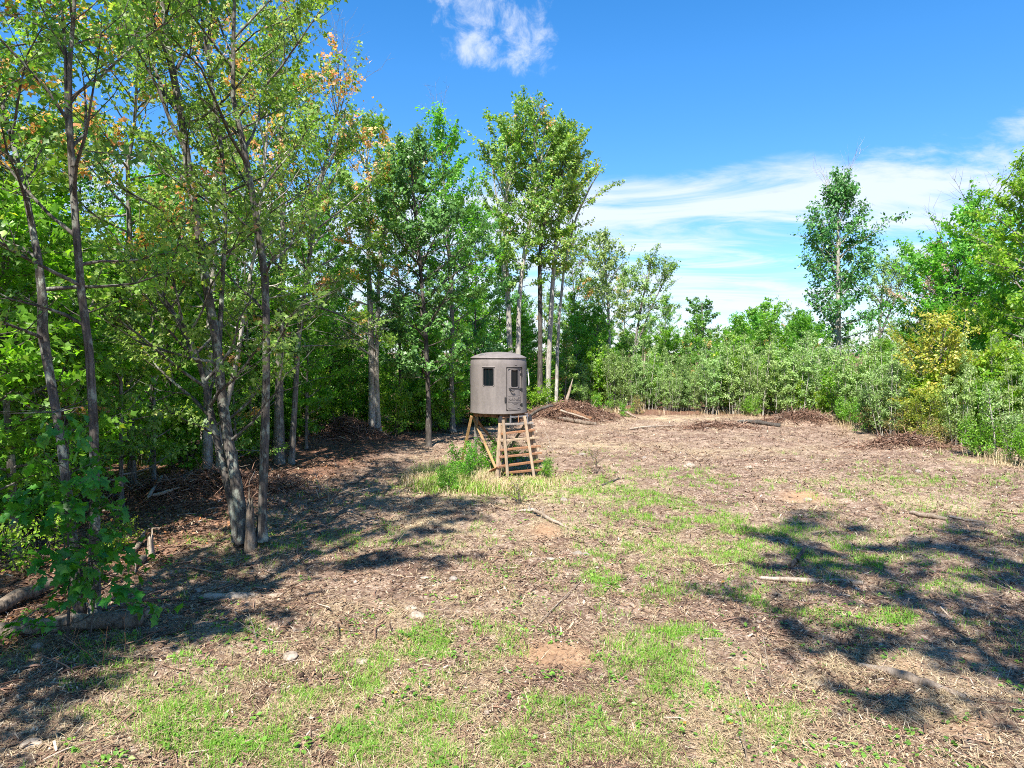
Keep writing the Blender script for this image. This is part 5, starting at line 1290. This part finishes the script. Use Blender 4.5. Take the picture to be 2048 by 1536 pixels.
blades('green_grass', x, y, (.035 + .14 * NP.rand(n) ** 1.8) * (.8 + .02 * y), (.0045 + .0035 * NP.rand(n)) * sc_, np.clip(.47 + .27 * NP.randn(n), 0, 1), M['grass'], .4 + .7 * NP.rand(n), .1 + .5 * NP.rand(n), 'bright green new grass growing in patches over the clearing')
x, y = sample(100000, 6.2, 46, w_dry, 1.55); n = len(x); sc_ = np.clip(.55 + .05 * y, .8, 2.0)
blades('dry_straw', x, y, .06 + .20 * NP.rand(n) ** 1.6, (.0040 + .0042 * NP.rand(n)) * sc_, np.clip(.5 + .26 * NP.randn(n), 0, 1), M['straw'], .1 + .35 * NP.rand(n), 1.12 + .42 * NP.rand(n), 'dry pale straw lying loose over the soil', .004)
# tall dry grass round the stand and along the back edge
def w_tall(x, y):
    c_ = np.exp(-(((x + .7) / 1.9) ** 2 + ((y - 21.9) / 1.5) ** 2)) * 1.5 + 1.4 * np.exp(-(((x + 2.5) / 1.0) ** 2 + ((y - 24.3) / 2.0) ** 2))
    inlad = (x > -.2) & (x < .9) & (y > 23.2) & (y < 25)
    return np.clip(c_ - .18, 0, 1) * np.where(inlad, .25, 1)
cx = NP.randn(30000 * 3) * 1.9 - 1.1; cy = 22.9 + NP.randn(30000 * 3) * 1.7; k = NP.rand(len(cx)) < w_tall(cx, cy); cx, cy = cx[k][:28000], cy[k][:28000]; n = len(cx)
gmix = fbm(cx * 1.1, cy * 1.1, 3)
t_ = NP.rand(n) < np.clip((gmix - .46) * 4 + .12, .06, .7)
low_ = np.where((cx > -.75) & (cx < 1.25) & (cy < 23.3) & (cy > 21.2), .45, 1.0)
blades('tall_dry_grass', cx[~t_], cy[~t_], (.14 + .50 * NP.rand((~t_).sum()) ** 1.4) * low_[~t_], .008 + .008 * NP.rand((~t_).sum()), np.clip(.62 + .2 * NP.randn((~t_).sum()), 0, 1), M['straw'], .6 + 1.3 * NP.rand((~t_).sum()), .1 + .7 * NP.rand((~t_).sum()), 'tall dry grass round the foot of the hut stand')
blades('tall_green_grass', cx[t_], cy[t_], (.14 + .42 * NP.rand(t_.sum()) ** 1.4) * low_[t_], .009 + .009 * NP.rand(t_.sum()), np.clip(.72 + .2 * NP.randn(t_.sum()), 0, 1), M['grass'], .5 + .8 * NP.rand(t_.sum()), .1 + .4 * NP.rand(t_.sum()), 'tall green grass among the dry grass at the hut stand')
px = NP.rand(6500) * 1000 + 1180; d = thick_front(px) - .5 + NP.randn(6500) * .9; k = NP.rand(6500) < np.clip((fbm(px * .012, d * .3, 3) - .35) * 4, .05, 1); px, d = px[k], d[k]; n = len(px)
blades('edge_grass', (px - 1024) / F_PX * d, d, .25 + .5 * NP.rand(n), .009 + .010 * NP.rand(n), np.clip(.6 + .22 * NP.randn(n), 0, 1), M['straw'], .4 + .8 * NP.rand(n), .1 + .4 * NP.rand(n), 'dry tan grass along the foot of the thicket')

def flats(name, x, y, L, W, lv, mat, label, lift=.006, tiltmax=.5):
    """little flat chips, four corners with a raised middle fold"""
    n = len(x); a = NP.rand(n) * 6.283; z = ground_z(x, y) + lift
    D = np.stack([np.cos(a), np.sin(a), NP.randn(n) * tiltmax], 1); D /= np.linalg.norm(D, axis=1, keepdims=True)
    Sd = np.stack([-np.sin(a), np.cos(a), NP.randn(n) * tiltmax], 1); Sd /= np.linalg.norm(Sd, axis=1, keepdims=True)
    C = np.stack([x, y, z + np.abs(D[:, 2]) * L * .4], 1); l = (L / 2)[:, None]; w = (W / 2)[:, None]; j = lambda: (0.6 + .5 * NP.rand(n))[:, None]
    V = np.stack([C - D * l * j() - Sd * w * j(), C + D * l * j() - Sd * w * j(), C + D * l * j() + Sd * w * j(), C - D * l * j() + Sd * w * j()], 1).reshape(-1, 3)
    i = np.arange(n)[:, None] * 4
    me = mesh_np(name, V, [i + np.array([[0, 1, 2]]), i + np.array([[0, 2, 3]])], mat, False, {'lv': np.repeat(lv, 4)})
    return tag(link(name, me), label, None, None, 'stuff')
x, y = sample(110000, 6.2, 48, w_any, 1.45); n = len(x); sc_ = np.clip(.6 + .05 * y, .9, 2.4)
flats('wood_chips', x, y, (.02 + .085 * NP.rand(n) ** 2.2) * sc_, (.008 + .02 * NP.rand(n) ** 1.5) * sc_, np.clip(.38 + .27 * NP.randn(n), 0, 1), M['chips'], 'brown and pale wood chips and mulch over the whole clearing', .006, .35)
def w_mulch(x, y): return np.clip((fbm(x * .55 + 3, y * .55 + 8, 3) - .40) * 5, .06, 1) * (1 - .95 * attrs_at(x, y)['clay']) * (1 - .7 * attrs_at(x, y)['green'])
x, y = sample(17000, 6.2, 44, w_mulch, 1.35); n = len(x); sc_ = np.clip(.6 + .045 * y, .9, 2.0)
flats('shredded_wood', x, y, (.04 + .13 * NP.rand(n) ** 2.4) * sc_, (.009 + .022 * NP.rand(n) ** 1.6) * sc_, np.clip(.42 + .30 * NP.randn(n), 0, 1), M['chips'], 'coarse shredded wood and bark strips in drifts over the clearing', .012, .45)
x, y = sample(16000, 6.2, 40, lambda x, y: (attrs_at(x, y)['litter'] > .3) * 1.0, 1.3, 1.0); n = len(x)
flats('fallen_leaves', x, y, .05 + .05 * NP.rand(n), .04 + .04 * NP.rand(n), NP.rand(n) ** 1.3, M['litter'], 'brown fallen leaves on the wood floor at the left', .012, .5)

def sticks(name, x, y, L, r, lv, mat, label, lift=.012, zfun=None, tmax=.12, sides=3):
    n = len(x); a = NP.rand(n) * 6.283; t = NP.randn(n) * tmax
    D = np.stack([np.cos(a) * np.cos(t), np.sin(a) * np.cos(t), np.sin(t)], 1); z = (ground_z(x, y) if zfun is None else zfun(x, y)) + lift
    C = np.stack([x, y, z], 1); S1 = np.cross(D, np.array([0, 0, 1.0])); S1 /= np.linalg.norm(S1, axis=1, keepdims=True) + 1e-6; S2 = np.cross(S1, D)
    mid = C + S1 * (NP.randn(n) * L * .06)[:, None] + S2 * (np.abs(NP.randn(n)) * L * .04)[:, None]
    rings = []
    for p, k in ((C - D * (L / 2)[:, None], 1.0), (mid, .9), (C + D * (L / 2)[:, None], .45)):
        for q in range(sides):
            b = q * 2 * math.pi / sides
            rings.append(p + (S1 * math.cos(b) + S2 * math.sin(b)) * (r * k)[:, None])
    V = np.stack(rings, 1).reshape(-1, 3); i = np.arange(n)[:, None] * 3 * sides; F = []
    for s_ in range(2):
        for q in range(sides):
            w_ = (q + 1) % sides
            F.append(i + np.array([[s_ * sides + q, s_ * sides + w_, (s_ + 1) * sides + w_, (s_ + 1) * sides + q]]))
    me = mesh_np(name, V, F, mat, False, {'lv': np.repeat(lv, 3 * sides)})
    return tag(link(name, me), label, None, None, 'stuff')
x, y = sample(11500, 6.2, 46, w_any, 1.3); n = len(x); sc_ = np.clip(.6 + .045 * y, .9, 2.2)
sticks('twigs', x, y, .10 + .42 * NP.rand(n) ** 2.5, (.003 + .0075 * NP.rand(n) ** 2.5) * sc_, np.clip(.55 + .28 * NP.randn(n), 0, 1), M['twigs'], 'small twigs and roots scattered over the clearing')
n = 900; x = -6.4 + NP.randn(n) * 2.0; y = 14 + NP.randn(n) * 3.6
sticks('woody_debris', x, y, .15 + .9 * NP.rand(n) ** 2.2, .005 + .020 * NP.rand(n) ** 2.5, np.clip(.58 + .26 * NP.randn(n), 0, 1), M['twigs'], 'broken branches and splinters littering the shaded ground at the left', tmax=.16)
n = 420; a_ = NP.rand(n); px_, py_ = 1030 + 330 * NP.rand(n), 1330 + 240 * NP.rand(n); d_ = CAM_H * F_PX / (py_ - HOR); x = (px_ - 1024) / F_PX * d_; y = d_
sticks('dead_stems', x, y, .25 + .7 * NP.rand(n), .0022 + .0025 * NP.rand(n), np.clip(.25 + .2 * NP.randn(n), 0, 1), M['twigs'], 'thin dark dead weed stems lying in the near foreground', tmax=.25)
# root and brush heaps: tangles laid over the mounds
for mx, my, sx, sy, h, n, lab, lo in [(-8.6, 19.6, 2.5, .9, .5, 2600, 'tangle of roots and splinters on the mound at the left wood edge', .46), (-7.9, 32.6, 1.7, 1.1, .7, 2600, 'brown heap of torn roots at the wood edge left of the hut', .40),
                                      (3.4, 43.0, 2.6, 1.4, 1.1, 5200, 'big heap of roots, brush and rotten wood under the trees right of the hut', .42), (17.4, 30.0, 1.7, .6, .45, 1700, 'low root heap along the right edge of the clearing', .46), (17.6, 41.0, 2.2, .8, .7, 1800, 'root heap at the far right corner of the clearing', .44), (11.4, 38.0, 2.2, .6, .3, 900, 'low scrap of roots and wood at the back of the clearing', .5)]:
    x = mx + NP.randn(n) * sx * .55; y = my + NP.randn(n) * sy * .55; e = np.exp(-((x - mx) / sx) ** 2 - ((y - my) / sy) ** 2)
    sticks('brush_heap', x, y, .18 + .95 * NP.rand(n) ** 2.4, .006 + .024 * NP.rand(n) ** 2.6, np.clip(lo + .27 * NP.randn(n), 0, 1), M['twigs'], lab, lift=.02 + 0 * x, zfun=lambda x_, y_: ground_z(x_, y_) + .55 * h * NP.rand(len(x_)) ** 1.5 * np.exp(-((x_ - mx) / sx) ** 2 - ((y_ - my) / sy) ** 2), tmax=.5)
# clods
x, y = sample(4500, 6.2, 36, w_any, 1.4); n = len(x)
t = (1 + 5 ** .5) / 2; ico = np.array([(-1, t, 0), (1, t, 0), (-1, -t, 0), (1, -t, 0), (0, -1, t), (0, 1, t), (0, -1, -t), (0, 1, -t), (t, 0, -1), (t, 0, 1), (-t, 0, -1), (-t, 0, 1)]) / 1.9
icf = np.array([(0, 11, 5), (0, 5, 1), (0, 1, 7), (0, 7, 10), (0, 10, 11), (1, 5, 9), (5, 11, 4), (11, 10, 2), (10, 7, 6), (7, 1, 8), (3, 9, 4), (3, 4, 2), (3, 2, 6), (3, 6, 8), (3, 8, 9), (4, 9, 5), (2, 4, 11), (6, 2, 10), (8, 6, 7), (9, 8, 1)])
r = .008 + .035 * NP.rand(n) ** 3.5 + .0004 * y
V = np.stack([x, y, ground_z(x, y) + r * .3], 1)[:, None] + ico[None] * (r[:, None, None] * (.6 + .8 * NP.rand(n, 12)[..., None])) * np.array([1, 1, .7])
me = mesh_np('soil_clods', V.reshape(-1, 3), [(np.arange(n)[:, None, None] * 12 + icf[None]).reshape(-1, 3)], M['clods'], True, {'lv': np.repeat(np.clip(.42 + .24 * NP.randn(n), 0, 1), 12)})
tag(link('soil_clods', me), 'clods of dark soil and pebbles on the clearing floor', None, None, 'stuff')
# broad-leaved weeds
def w_weed(x, y):
    a_ = attrs_at(x, y); return np.clip(.25 + .9 * a_['green'], 0, 1) * (fbm(x * .7 + 5, y * .7, 3) > .44) * (1 - a_['clay'])
cx, cy = sample(1500, 6.2, 26, w_weed, 1.7); per = 7; n = len(cx) * per; rsz = np.repeat(.025 + .055 * NP.rand(len(cx)), per)
a = NP.rand(n) * 6.283; rad = rsz * (.4 + .9 * NP.rand(n)); x = np.repeat(cx, per) + np.cos(a) * rad; y = np.repeat(cy, per) + np.sin(a) * rad
Pp = np.stack([x, y, ground_z(x, y) + .015 + .6 * rsz * NP.rand(n)], 1); Ax = np.stack([np.cos(a), np.sin(a), .2 + 0 * a], 1)
wl = link('low_weeds', leaf_mesh('low_weeds', Pp, np.array([0, 0, 1.0]) + NP.randn(n, 3) * .3, Ax, rsz * (.7 + .6 * NP.rand(n)), 'oval', np.clip(.5 + .2 * NP.randn(n), 0, 1), M['weed']))
tag(wl, 'small broad-leaved green weeds dotted over the clearing', None, None, 'stuff')

# ------------------------------------------------------------------ look-alikes that still share a label: say which of the two or three
def bearing(o): return o.location.x / max(1.0, o.location.y)
same = {}
for o in list(SC.objects):
    if o.parent is None and 'label' in o and 'group' in o: same.setdefault(o['label'], []).append(o)
for lab, os_ in same.items():
    n_ = len(lab.split())
    if 'viewpoint' in lab or len(os_) < 2: continue
    os_.sort(key=bearing); N_ = ('two', 'three', 'four', 'five', 'six', 'seven', 'eight')
    if len(os_) <= 3 and n_ <= 14:
        for o, w_ in zip(os_, ('left one', 'right one') if len(os_) == 2 else ('leftmost one', 'middle one', 'rightmost one')): o['label'] = lab + ', ' + w_
    elif len(os_) <= 8 and n_ <= 12:
        for i_, o in enumerate(os_): o['label'] = lab + ', ' + ('leftmost', 'second', 'third', 'fourth', 'fifth', 'sixth', 'seventh', 'eighth')[i_] + ' of ' + N_[len(os_) - 2] + (' rightwards' if i_ else '')
